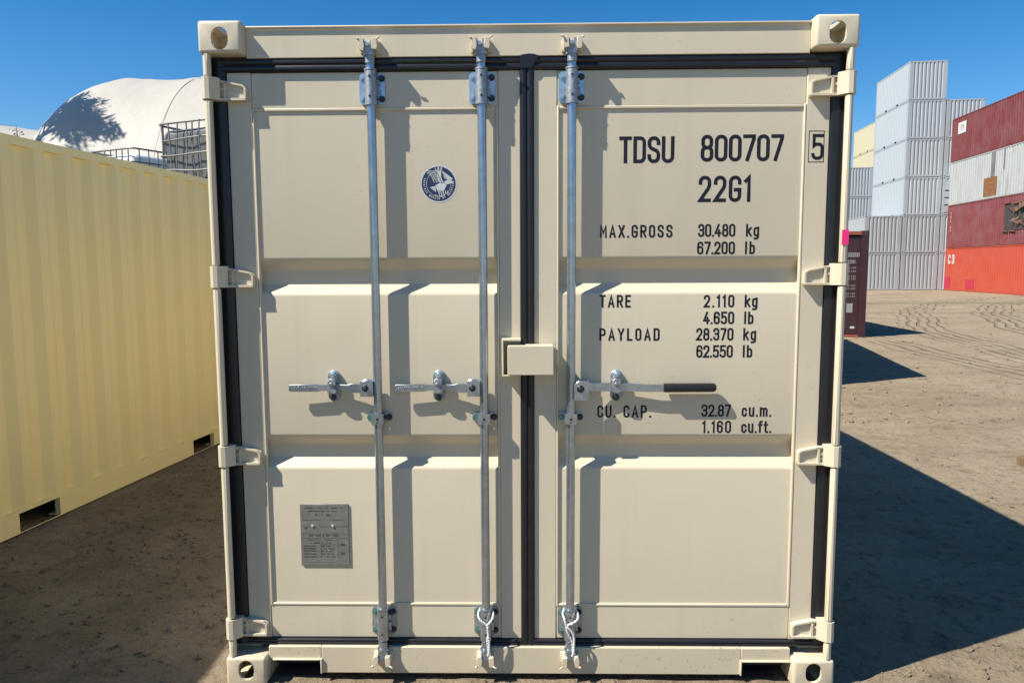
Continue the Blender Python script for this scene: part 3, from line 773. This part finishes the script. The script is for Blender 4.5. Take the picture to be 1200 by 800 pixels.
put(None, '5', 1.080, 1.117, 2.078, .096, DF - .0006, .125)
for a in ((1.068, 1.0705, 2.069, 2.186), (1.1245, 1.127, 2.069, 2.186), (1.0705, 1.1245, 2.069, 2.0715), (1.0705, 1.1245, 2.1835, 2.186)):
    LB.add([(a[0], DF - .0006, a[2]), (a[1], DF - .0006, a[2]), (a[1], DF - .0006, a[3]), (a[0], DF - .0006, a[3])], [(0, 1, 2, 3)])
link('number_frame', LB.mesh('number_frame', 0), INK, rdoor)
# round badge with the eagle
def badge():
    cx, cz, y = -.339, 1.998, DP
    m = MB()
    def disc(r, yy, mi, r0=0, n=48):
        vs = [(cx + r * math.cos(2 * math.pi * k / n), yy, cz + r * math.sin(2 * math.pi * k / n)) for k in range(n)]
        if r0:
            vs += [(cx + r0 * math.cos(2 * math.pi * k / n), yy, cz + r0 * math.sin(2 * math.pi * k / n)) for k in range(n)]
            m.add(vs, [(k, (k + 1) % n, (k + 1) % n + n, k + n) for k in range(n)], mi)
        else: m.add(vs, [tuple(range(n))], mi)
    disc(.0715, y - .0006, 0); disc(.0655, y - .0009, 1); disc(.0475, y - .0012, 0, .0462)
    S = .0715 / 240   # badge zoom: radius 240 px about (395, 415)
    def P(u, v): return (cx + (u - 395) * S, y - .0015, cz - (v - 415) * S)
    def poly(pts, mi=0, dy=0):
        m.add([(P(u, v)[0], P(u, v)[1] - dy, P(u, v)[2]) for u, v in pts], [tuple(range(len(pts)))], mi)
    # left wing feathers
    for k in range(6):
        v0 = 248 + k * 26; u0 = 205 + k * 30
        poly([(u0, v0), (372 + k * 5, v0), (376 + k * 5, v0 + 9), (u0 + 16, v0 + 9)])
    for k in range(4):
        u = 270 + k * 32; poly([(u, 250), (u + 7, 250), (u + 75, 400), (u + 66, 400)])
    poly([(370, 245), (432, 250), (428, 330), (450, 385), (480, 400), (440, 412), (400, 380), (375, 330)])           # neck and shoulder
    for k in range(6): poly([(440 + k * 4, 258 + k * 16), (452 + k * 4, 256 + k * 16), (580 - k * 4, 350 + k * 6), (574 - k * 4, 356 + k * 6)])
    poly([(470, 385), (500, 370), (540, 378), (590, 385), (592, 398), (550, 412), (500, 420)])                         # head and beak
    poly([(355, 430), (420, 400), (480, 400), (500, 430), (470, 490), (420, 520), (375, 500)])                         # body
    for k in range(5): poly([(280 + k * 16, 470 + k * 12), (292 + k * 16, 455 + k * 10), (360, 440 + k * 16), (362, 450 + k * 16)])
    for k in range(5): poly([(385 + k * 30, 505), (397 + k * 30, 500), (415 + k * 26, 565 - k * 6), (405 + k * 26, 570 - k * 6)])
    poly([(340, 560), (395, 585), (395, 578), (350, 550)]); poly([(400, 585), (450, 575), (500, 540), (495, 532), (445, 566), (400, 578)])
    def arc_text(s, r, a0, a1, h, flip):
        n = len(s)
        for k, c in enumerate(s):
            if c == ' ': continue
            a = R(a0 + (a1 - a0) * k / max(1, n - 1)); ux = Vector((-math.sin(a), math.cos(a))) * (1 if flip else -1); uz = Vector((math.cos(a), math.sin(a))) * (-1 if flip else 1)
            o = Vector((cx, cz)) + Vector((math.cos(a), math.sin(a))) * r; wd = GL[c][0] * h
            def mp(x, z, o=o, ux=ux, uz=uz): p = o + ux * x + uz * (z - h / 2); return (p.x, y - .0016, p.y)
            text(m, c, -wd / 2 - .0008, wd / 2 + .0008, h, mp, .2)
    arc_text('ABS', .0568, 101, 79, .0125, False)
    arc_text('AMERICAN BUREAU OF SHIPPING', .0555, 160, 368, .0078, True)
    me = m.mesh('badge', 0)
    link('badge', me, [WHITEP, NAVY], ldoor, label='round navy badge with a white eagle and ring of lettering')
badge()
# data plate
pm = MB(); pm.prism([(-.918, .478), (-.722, .478), (-.722, .733), (-.918, .733)], XZ, DP - .006, DP + .001)
dp = bev(link('data_plate', pm.mesh('data_plate'), PLATEM, main), .0012, 1)
pr = MB(); py = DP - .0064; r2 = random.Random(11)
def dash_row(z, x0, x1, h, dens=.8):
    x = x0
    while x < x1 - .003:
        wd = r2.uniform(.002, .006)
        if r2.random() < dens: pr.add([(x, py, z), (x + wd, py, z), (x + wd, py, z + h), (x, py, z + h)], [(0, 1, 2, 3)])
        x += wd + .0016
dash_row(.716, -.898, -.745, .0045); dash_row(.703, -.885, -.765, .0035); dash_row(.684, -.857, -.785, .008); dash_row(.667, -.910, -.745, .003, .9)
dash_row(.632, -.908, -.885, .006); dash_row(.600, -.888, -.760, .007); dash_row(.584, -.890, -.765, .003, .6); dash_row(.570, -.875, -.80, .006)
for z in (.557, .547, .537, .525, .513): dash_row(z, -.907, -.855, .0045, .95); dash_row(z, -.838, -.782, .0045, .7)
for a in ((-.912, -.728, .640, .6412), (-.912, -.728, .610, .6112), (-.912, -.728, .592, .593), (-.765, -.764, .505, .59), (-.84, -.765, .565, .566)): pr.add([(a[0], py, a[2]), (a[1], py, a[2]), (a[1], py, a[3]), (a[0], py, a[3])], [(0, 1, 2, 3)])
dash_row(.560, -.756, -.738, .010, 1); dash_row(.524, -.756, -.738, .010, 1)
link('plate_print', pr.mesh('plate_print', 0), PLATEI, dp)
rv = MB()
rv.tube([(0, DP - .0055, 0), (0, DP - .009, 0), (0, DP - .0105, 0)], [.0055, .005, .002], 12); rvm = rv.mesh('rivet')
for x in (-.868, -.786): link('rivet', rvm, RIVET, dp, (x, 0, .6435))
tp = MB(); tp.prism([(1.181, .0004), (1.206, .0004), (1.206, .0029), (1.181, .0029)], XY, 1.756, 1.812)
link('tape_patch', tp.mesh('tape_patch'), PINK, main, label='pink tape stuck on the right post')

# cords looped on two of the bars
def cord(x, left_bias, label):
    m = MB(); y = RY - .030
    def strand(path, r=.0030, turns=22):
        P = [Vector(p) for p in path]; out = []
        n = 60
        for k in range(n + 1):
            s_ = k / n * (len(P) - 1); i = min(int(s_), len(P) - 2); q = s_ - i
            p0, p1, p2, p3 = P[max(i - 1, 0)], P[i], P[i + 1], P[min(i + 2, len(P) - 1)]
            out.append(.5 * ((2 * p1) + (p2 - p0) * q + (2 * p0 - 5 * p1 + 4 * p2 - p3) * q * q + (3 * p1 - p0 - 3 * p2 + p3) * q ** 3))
        for ph in (0, math.pi):
            pts = []
            for k, p in enumerate(out):
                a = ph + k / n * turns * math.pi; t = (out[min(k + 1, n)] - out[max(k - 1, 0)]).normalized()
                u = t.cross(Vector((0, 1, .01))).normalized(); v = t.cross(u)
                pts.append(p + (u * math.cos(a) + v * math.sin(a)) * r * .62)
            m.tube(pts, r, 7)
    kx = x + left_bias
    strand([(x + .020, RY + .012, .310), (x + .030, RY - .012, .298), (x + .024, y - .002, .280), (kx, y - .004, .258)], turns=10)
    strand([(x - .020, RY + .012, .312), (x - .030, RY - .012, .300), (x - .024, y - .002, .284), (kx, y - .004, .258), (kx + .006, y - .003, .23), (x + .006, y, .19), (x + .010, y + .004, .155), (x + .008, RY - .026, .128)])
    strand([(kx + .004, y - .006, .255), (x + .010, y - .005, .225), (x + .014, y - .003, .18), (x + .012, y + .002, .14)], turns=14)
    me = m.mesh('cord'); o = link('cord', me, ROPEM); o['label'] = label; o['category'] = 'cord'; o['group'] = 'cords tied round the locking bars'
cord(RODX[1], .004, 'white twisted cord tied in a Y round the middle locking bar, left of the seam')
cord(RODX[2], -.018, 'white twisted cord tied round the locking bar right of the black seam')

# ------------------------------------------------------------------ neighbours
ROW = R(-5.6)
def rowdir(): return Vector((math.sin(R(5.6)), math.cos(R(5.6)), 0)), Vector((math.cos(R(5.6)), -math.sin(R(5.6)), 0))
U, V = rowdir()
# left container: its right-hand side runs from (-3.35, 1.66) towards (-3.03, 4.4)
LROT = R(-6.2); LU = Vector((math.sin(R(6.2)), math.cos(R(6.2)), 0)); LV = Vector((math.cos(R(6.2)), -math.sin(R(6.2)), 0))
def left_base(s):       # point on the side line at y = 1.66 shifted s metres along, minus half a width
    return Vector((-3.325, 1.66, -.05)) + LU * s - LV * W
# fork pockets are at 2.04 and 3.99 along y
container('yellow cream container with corrugated side standing left of the closed doors', IVORY, left_base(-1.68), LROT, near=True)
container('cream container out of view on the left, in front of the yellow cream one', IVORY, (-3.565 - W, -.035 - 6.058, -.05), 0, near=True, Hh=2.896)  # unseen; height and position chosen so its shadow closes a sunlit gap

def stack(base, n, mat, labels, hh=H, L=6.058, **kw):
    res = []
    for k in range(n):
        c = container(labels[k], mat[k] if isinstance(mat, list) else mat, (base.x, base.y, k * (hh + .006)), ROW, L=L, Hh=hh, **kw); res.append(c)
    return res
A = Vector((26.33, 49.3, 0))                       # front left foot of the tallest silver column
def cc(p, s=0, f=0): return p + V * (W + s) + U * f
words = ['bottom', 'second lowest', 'third', 'fourth', 'fifth', 'topmost']
stack(cc(A), 6, [SILVERD, SILVERD] + [SILVER] * 4, [f'silver corrugated container, {x} of the tallest six high stack' for x in words], group='silver containers stacked in the yard')
B = stack(cc(A, 2.50), 5, SILVER, [f'silver corrugated container, {x} of the five high stack beside the red row' for x in ('bottom', 'second lowest', 'third', 'fourth', 'topmost')], group='silver containers stacked in the yard')
stack(cc(A, -2.50), 2, SILVERD, [f'silver corrugated container, {x} of the two high stack left of the tallest silver stack' for x in ('lower', 'upper')], group='silver containers stacked in the yard')
stack(cc(A, -5.0), 1, SILVER, ['silver corrugated container on the ground behind the dark maroon one'], group='silver containers stacked in the yard')
Ecol = Vector((30.72, 63.5, 0)) - V * 2 * W
stack(cc(Ecol, -.0), 4, SILVER, [f'silver container, {x} of the far four high stack below the pale yellow ones' for x in ('bottom', 'second lowest', 'third', 'topmost')], group='silver containers stacked in the yard')
stack(cc(Ecol, -2.5), 3, SILVER, [f'silver container, {x} of the far three high stack hidden behind the dark maroon one' for x in ('bottom', 'middle', 'top')], group='silver containers stacked in the yard')
D = Vector((33.87, 70.2, 0))
stack(cc(D), 6, [SILVER] * 4 + [PALE, PALE], [f'silver container, {x} of the far stack carrying the pale yellow ones' for x in ('bottom', 'second lowest', 'third', 'fourth')] +
      ['pale yellow container, lower of the two high up behind the silver stack', 'pale yellow container, upper of the two high up behind the silver stack'], group=None)
# grey machine end on the narrow silver container
mm = MB()
for k, (a, b, d) in enumerate(((1.70, 2.35, .0), (1.22, 1.60, .0), (.72, 1.12, 0), (.18, .62, 0))):
    mm.box(-1.05, 1.05, -.012, .012, a, b, 0)
    if k: mm.box(-.62, .1, -.018, -.0121, a + .07, b - .08, 1)
mm.box(-1.05, 1.05, -.016, -.004, 1.62, 1.69, 1); mm.box(-1.05, 1.05, -.016, -.004, 1.13, 1.20, 1); mm.box(-1.05, 1.05, -.016, -.004, .63, .71, 1)
link('equipment_panel', mm.mesh('equipment_panel', 0), [SILVER, VOID], B[2])

# red row: four high, forty foot, seen along its left side; its far end at FR
FR = Vector((29.25, 49.1, 0)); HC = 2.896; L40 = 12.192
base = FR - U * L40 + V * W
F = []
for k, (m_, lab) in enumerate(((ORANGE, 'bright orange red container at the bottom of the red stack, standing on the dirt'),
                               (MAROON2, 'faded maroon container with a torn hole in its side, resting on the orange one'),
                               (WEATH, 'weathered pale grey container with a rusty patch between two maroon ones'),
                               (MAROON, 'maroon container with a white sticker on top of the red stack'))):
    F.append(container(lab, m_, (base.x, base.y, k * (HC + .006)), ROW, L=L40, Hh=HC, pockets=False, group='long containers stacked four high on the right'))

# marks on the left sides (local x = -W, y from the near end, far end at y = L40)
def side_rect(mb, y0, y1, z0, z1, mi=0, x=-W - .006):
    mb.add([(x, y1, z0), (x, y0, z0), (x, y0, z1), (x, y1, z1)], [(0, 1, 2, 3)], mi)
m = MB(); side_rect(m, 10.15, 11.25, 1.75, 2.5); link('sticker', m.mesh('sticker', 0), WHITEP, F[3])
m = MB()
for a, b, c, d in ((10.5, 10.9, 2.2, 2.3), (10.45, 10.55, 2.0, 2.25), (10.75, 10.85, 1.95, 2.2)): side_rect(m, a, b, c, d, 0, -W - .009)
link('sticker_print', m.mesh('sticker_print', 0), PALEG, F[3])
m = MB(); side_rect(m, 6.0, 7.5, .16, 1.30); link('rust_patch', m.mesh('rust_patch', 0), HOLER, F[2], label='rusty orange repair patch')
m = MB(); side_rect(m, 6.3, 6.75, 1.32, 2.82); side_rect(m, 5.2, 5.35, 1.6, 2.82); link('stain', m.mesh('stain', 0), STAIN, F[2])
m = MB(); r2 = random.Random(2)
def vtext(mb, s, y, z0, z1, hgt):
    """upright column of letters reading downwards on a left side"""
    n = len(s); st_ = (z1 - z0) / n
    for k, c in enumerate(s):
        if c == ' ': continue
        zb = z1 - (k + 1) * st_; text(mb, c, -hgt * .35, hgt * .35, st_ * .8, lambda u, v, y=y, zb=zb: (-W - .006, y - u, zb + v), .2)
vtext(m, 'TSL 46', 11.45, 1.1, 2.45, .5); link('lettering', m.mesh('lettering', 0), WHITEP, F[1])
m = MB(); text(m, 'C3', -.46, .42, .66, lambda u, v: (-W - .006, 11.2 - u, 1.80 + v), .19); link('lettering', m.mesh('lettering', 0), WHITEP, F[0])
m = MB(); side_rect(m, 11.3, 12.1, .17, .95); link('paint_patch', m.mesh('paint_patch', 0), PINKO, F[0])
m = MB(); side_rect(m, 8.0, 9.1, .17, .80); link('paint_patch', m.mesh('paint_patch', 0), PINKO, F[0])
# torn hole in the maroon one: dark opening, bent flaps and junk inside
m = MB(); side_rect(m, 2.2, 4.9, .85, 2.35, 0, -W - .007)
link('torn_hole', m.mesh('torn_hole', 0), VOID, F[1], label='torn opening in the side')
m = MB(); r2 = random.Random(4)
for k in range(16):
    y = r2.uniform(2.3, 4.0); z = r2.uniform(.9, 2.2); d = r2.uniform(.1, .35)
    m.add([(-W - .01 - r2.uniform(0, .2), y, z), (-W - .02 - r2.uniform(0, .3), y + d, z + r2.uniform(-.2, .2)), (-W - .02 - r2.uniform(0, .25), y + d * .8, z + d), (-W - .012, y - .05, z + d * .7)], [(0, 1, 2, 3)])
for a, b in (((4.95, .8), (4.4, .78)), ((4.9, 2.4), (4.3, 2.45)), ((4.3, .8), (3.6, .76)), ((3.9, 2.35), (2.8, 2.42))):
    m.tube([(-W - .02, a[0], a[1]), (-W - .05, b[0], b[1])], .05, 5)
link('torn_metal', m.mesh('torn_metal', 0), TORN, F[1])

# maroon container, doors towards the camera, their shade painted into the colour
G0 = Vector((8.10, 14.75, -.08)) - V * W
G = container('dark maroon container with white lettering, its door end just right of the cream doors', SHADEMAR, tuple(G0 + Vector((0, 0, -.0))), ROW, front='doors', roofmat=MAROON)
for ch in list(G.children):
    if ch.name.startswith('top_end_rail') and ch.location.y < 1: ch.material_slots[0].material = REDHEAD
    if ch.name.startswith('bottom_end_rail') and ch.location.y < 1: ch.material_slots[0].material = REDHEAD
gd = []
for sx in (-1, 1):
    d = MB(); a, b = sorted((sx * .01, sx * (W - .10)))
    d.box(a, b, .05, .09, .15, 2.46); d.box(a + .08, b - .08, .046, .05, .28, 1.0); d.box(a + .08, b - .08, .046, .05, 1.12, 1.68); d.box(a + .08, b - .08, .046, .05, 1.80, 2.34)
    dr = link('door', d.mesh('door', 0), SHADEMAR, G); gd.append(dr)
    for x in (.20, .68):
        r_ = MB(); r_.tube([(sx * x, .028, .06), (sx * x, .028, 2.52)], .017, 8); r_.box(sx * x - .04, sx * x + .04, .012, .05, .18, .32); r_.box(sx * x - .04, sx * x + .04, .012, .05, 2.30, 2.42); r_.box(sx * x - .03, sx * x + .03, .0, .05, .05, .11); r_.box(sx * x - .03, sx * x + .03, .0, .05, 2.48, 2.54)
        link('locking_bar', r_.mesh('locking_bar'), ZINCD, G)
    for z in (.3, 1.0, 1.65, 2.3):
        hgm = MB(); a, b = sorted((sx * (W - .17), sx * (W + .001))); hgm.box(a, b, .02, .05, z - .04, z + .04); link('hinge', hgm.mesh('hinge', 0), SHADEMAR, dr)
m = MB()
def gt(s, x0, x1, z, h, st=.15): text(m, s, x0, x1, h, lambda x, v: (x, .0425, z + v), st)
gt('202930', .76, 1.03, 1.98, .10); gt('22G1', .76, .94, 1.82, .09)
for z in (1.70, 1.62, 1.50, 1.44, 1.28, 1.21, 1.09, 1.02): gt('30.480', .76, .96, z, .045)
link('lettering', m.mesh('lettering', 0), PALEG, gd[1])
m = MB(); m.box(.78, .92, .040, .0455, .66, .88); link('data_plate', m.mesh('data_plate', 0), PALEG, G)
m = MB(); m.box(.88, .98, .042, .0475, .28, .33); link('sticker', m.mesh('sticker', 0), WHITEP, G)

# container hidden behind the cream one (its shade falls on the dirt to the right)
Hc = Vector((4.10, 7.45, 0)) - Vector((math.cos(R(12.7)), -math.sin(R(12.7)), 0)) * W
container('cream container standing out of sight behind the cream doors, seen only by its shadow', PALE, tuple(Hc), R(-12.7))

# wooden block at the right edge
m = MB(); m.prism([(-.14, -.05), (.14, -.045), (.145, .05), (-.135, .05)], XY, .0, .085)
wb = bev(link('wooden_block', m.mesh('wooden_block'), WOOD, None), .006, 1); wb.location = (4.30, 3.35, -.01); wb.rotation_euler = (0, 0, R(12))
wb['label'] = 'small brown wooden block lying on the dirt at the right edge'; wb['category'] = 'wood block'

# ------------------------------------------------------------------ stacked liquid totes behind the left container
def tote(label, loc, rz, tank, wob, group, sz=(1.0, 1.2, 1.0)):
    t = thing('tote', label, 'liquid tote', loc, rz, group); r3 = random.Random(hash(label) % 1000 if False else len(label))
    hx, hy, hz = sz[0] / 2, sz[1] / 2, 1.02; z0 = .14
    pm = MB()
    for x in (-hx + .06, 0, hx - .06): pm.box(x - .05, x + .05, -hy, hy, 0, .09)
    pm.box(-hx, hx, -hy, hy, .09, .13); link('pallet', pm.mesh('pallet', 0), ZINCD, t)
    tm = bmesh.new(); bmesh.ops.create_cube(tm, size=1)
    bmesh.ops.scale(tm, vec=(2 * hx - .09, 2 * hy - .09, hz - .06), verts=tm.verts); bmesh.ops.translate(tm, vec=(0, 0, z0 + (hz - .06) / 2), verts=tm.verts)
    bmesh.ops.bevel(tm, geom=tm.edges[:], offset=.10, segments=4, affect='EDGES', profile=.5)
    bmesh.ops.subdivide_edges(tm, edges=tm.edges[:], cuts=4, use_grid_fill=True)
    for v in tm.verts:
        n = mnoise.noise(Vector(v.co) * 3 + Vector((wob * 9, 0, 0))) * (.012 + .06 * wob); v.co += Vector((v.co.x, v.co.y, 0)).normalized() * n * .7
    me = bpy.data.meshes.new('tank'); tm.to_mesh(me); tm.free(); me.shade_smooth(); tk = link('tank', me, tank, t)
    cp = MB(); cp.tube([(0, 0, z0 + hz - .08), (0, 0, z0 + hz - .03)], .09, 14); link('cap', cp.mesh('cap'), VOID, tk)
    def ringpt(s, z):
        per = [(-hx, -hy), (hx, -hy), (hx, hy), (-hx, hy)]; c = .10; P = []
        for i, (x, y) in enumerate(per):
            a = per[i - 1]; b = per[(i + 1) % 4]; p = Vector((x, y)); da = (Vector(a) - p).normalized(); db = (Vector(b) - p).normalized()
            for k in range(4): q = k / 3; P.append((p + da * c) * (1 - q) ** 2 + p * 2 * q * (1 - q) + (p + db * c) * q * q)
        return P
    def w3(x, y, z, k): 
        n = mnoise.noise_vector(Vector((x * 1.3, y * 1.3, z * 1.5 + k))) * wob * .05
        return (x + n.x, y + n.y, z + n.z * .8 * (0 if z > 1.1 else 1))
    ringm = None
    for j in range(6):
        z = z0 + .03 + j * (hz - .03) / 5; m = MB(); P = ringpt(0, z); path = []
        for i in range(len(P)):
            a, b = P[i], P[(i + 1) % len(P)]; nn = 8 if (a - b).length > .3 else 1
            for q in range(nn): c = a.lerp(b, q / nn); path.append(w3(c.x, c.y, z, j * 3))
        path.append(path[0]); m.tube(path, .011 if j < 5 else .014, 6, caps=False); link('cage_ring', m.mesh('cage_ring'), CAGE, t)
    for (ax, n, fx) in (('x', 7, -hy), ('x', 7, hy), ('y', 7, -hx), ('y', 7, hx)):
        for i in range(n):
            s_ = (-1 + 2 * (i + .5) / n) * ((hx if ax == 'x' else hy) - .03); x, y = (s_, fx) if ax == 'x' else (fx, s_)
            m = MB(); m.tube([w3(x, y, z0 + .02 + k * (hz - .02) / 8, i) for k in range(9)], .009, 5); link('cage_bar', m.mesh('cage_bar'), CAGE, t)
    return t
SH = 1.14
gl = Vector((-3.98, 7.0, 0)); 
for k, lab in enumerate(('grey liquid tote in a wire cage, bottom of the stack behind the yellow cream container', 'grey liquid tote in a wire cage, middle of the stack behind the yellow cream container', 'grey liquid tote in a bent wire cage showing above the yellow cream container')):
    tote(lab, (gl.x, gl.y, .06 + k * SH), R(-24), GREYTANK, 1.0 if k == 2 else .3, 'caged liquid totes behind the left container')
wl = Vector((-6.04, 9.0, 0))
for k, lab in enumerate(('white liquid tote in a wire cage, bottom of the far stack of totes', 'white liquid tote in a wire cage, middle of the far stack of totes', 'white liquid tote whose cage top shows left of the grey one')):
    tote(lab, (wl.x, wl.y, .04 + k * SH), R(-25), WHITETANK, .12, 'caged liquid totes behind the left container')

# ------------------------------------------------------------------ fabric domes
def tent(name, label, x0, x1, yc, hw, top, ribs, sag, endr):
    NU, NV = 150, 48; vs, fs = [], []
    ribs = sorted(ribs)
    for i in range(NU + 1):
        x = x0 + (x1 - x0) * i / NU; e = 1.0
        if x < x0 + endr: q = (x0 + endr - x) / endr; e = math.sqrt(max(0.0, 1 - q * q))
        lo = max([r for r in ribs if r <= x], default=ribs[0]); hi = min([r for r in ribs if r > x], default=ribs[-1])
        s_ = 0
        if hi > lo: q = (x - lo) / (hi - lo); s_ = sag * 4 * q * (1 - q)
        for j in range(NV + 1):
            a = math.pi * j / NV; c, s2 = math.cos(a), math.sin(a)
            rr = 1 - s_ / top * (.4 + .6 * s2)
            wr = .10 * mnoise.noise(Vector((x * .5, j * .25, top))) + .05 * mnoise.noise(Vector((x * 1.7, j * .5, 3)))
            vs.append((x, yc - c * hw * e * rr, max(0, abs(s2) ** .82 * top * e * rr + wr * e * s2)))
    for i in range(NU):
        for j in range(NV): fs.append((i * (NV + 1) + j, (i + 1) * (NV + 1) + j, (i + 1) * (NV + 1) + j + 1, i * (NV + 1) + j + 1))
    m = MB(); m.add(vs, fs); t = thing(name, label, 'tent', (0, 0, 0))
    link('fabric_cover', m.mesh('fabric_cover', 80), FABRIC, t)
    for r in ribs:
        if r < x0 + endr: continue
        m = MB(); m.tube([(r, yc - math.cos(math.pi * j / NV) * (hw - .008), abs(math.sin(math.pi * j / NV)) ** .82 * (top - .01)) for j in range(NV + 1)], .022, 5)
        link('seam', m.mesh('seam'), FABRIC, t)
    return t
tent('fabric_tent', 'big white fabric tent with rounded end and tree shadow behind the yellow cream container', -28.6, 6, 40.0, 8.8, 12.3, [-29, -22, -17.6, -10.5, -4, 3, 10], .10, 7.0)
tent('fabric_tent', 'far white fabric tent showing at the left edge of the photo', -75, -16, 62, 10, 14.15, [-76, -60, -44.6, -30.5, -16], .75, 8)

# ------------------------------------------------------------------ trees
def tree(label, loc, height, crown_r, crown_h, n, leaf, seed, tips=(), limbs=18, name='tree', spread=None):
    t = thing(name, label, 'tree', loc); r3 = random.Random(seed)
    m = MB(); H_ = height * .93
    m.tube([(math.sin(k * .7) * .08, math.cos(k * .9) * .08, H_ * k / 8) for k in range(9)], [.22 * (height / 14) * (1 - .85 * k / 8) for k in range(9)], 8)
    ends = []
    for k in range(limbs):
        z = height - crown_h + crown_h * r3.uniform(.02, .9); a = r3.uniform(0, 6.283); q = (height - z) / crown_h
        ln = crown_r * (.35 + .75 * q) * r3.uniform(.7, 1.1); e = Vector((math.cos(a) * ln, math.sin(a) * ln, z + ln * r3.uniform(.1, .5)))
        p0 = Vector((0, 0, z)); mid = p0.lerp(e, .55) + Vector((0, 0, -.05 * ln)); m.tube([p0, mid, e], [.07 * height / 14, .045 * height / 14, .012], 5); ends += [p0.lerp(e, .5), p0.lerp(e, .75), e, e]
    for (x, y, z, zz) in tips: m.tube([(x * .3, y * .3, z * .6), (x, y, z), (x, y, zz)], [.03, .02, .006], 4); ends += [Vector((x, y, z + (zz - z) * q)) for q in (.0, .2, .35, .5, .65, .8)]
    link('trunk', m.mesh('trunk'), BARK, t)
    m = MB()
    for k in range(n):
        c = r3.choice(ends); sp = spread or .38 * crown_r ** .5 * leaf / .12 * .6
        p = c + Vector((r3.gauss(0, sp), r3.gauss(0, sp), r3.gauss(0, sp * .7)))
        d = Vector((r3.gauss(0, 1), r3.gauss(0, 1), r3.gauss(.3, 1))).normalized(); u = d.cross(Vector((r3.random(), r3.random(), r3.random()))).normalized()
        l = leaf * r3.uniform(.6, 1.5); m.add([p - u * l * .22, p + u * l * .22, p + d * l + u * l * .05, p + d * l - u * l * .05], [(0, 1, 2, 3)])
    link('crown', m.mesh('crown', 0), LEAF, t, kind='stuff')
    return t
tree('tall dark tree out of view on the left, its shadow falling on the white tent', (-29.7, 31.0, 0), 19.0, 3.1, 4.0, 2500, .40, 5, limbs=19, spread=.24)
tree('small dark tree with thin upright tips in front of the far white tent', (-15.75, 20.2, 0), 5.55, .28, 1.6, 1500, .09, 8, tips=[(0, 0, 5.2, 6.15), (.10, 0, 5.0, 5.75), (.2, .1, 5.0, 5.7), (.3, 0, 4.9, 5.6), (.48, 0, 4.9, 5.75), (.42, 0, 4.6, 5.3), (-.1, 0, 4.8, 5.3)])
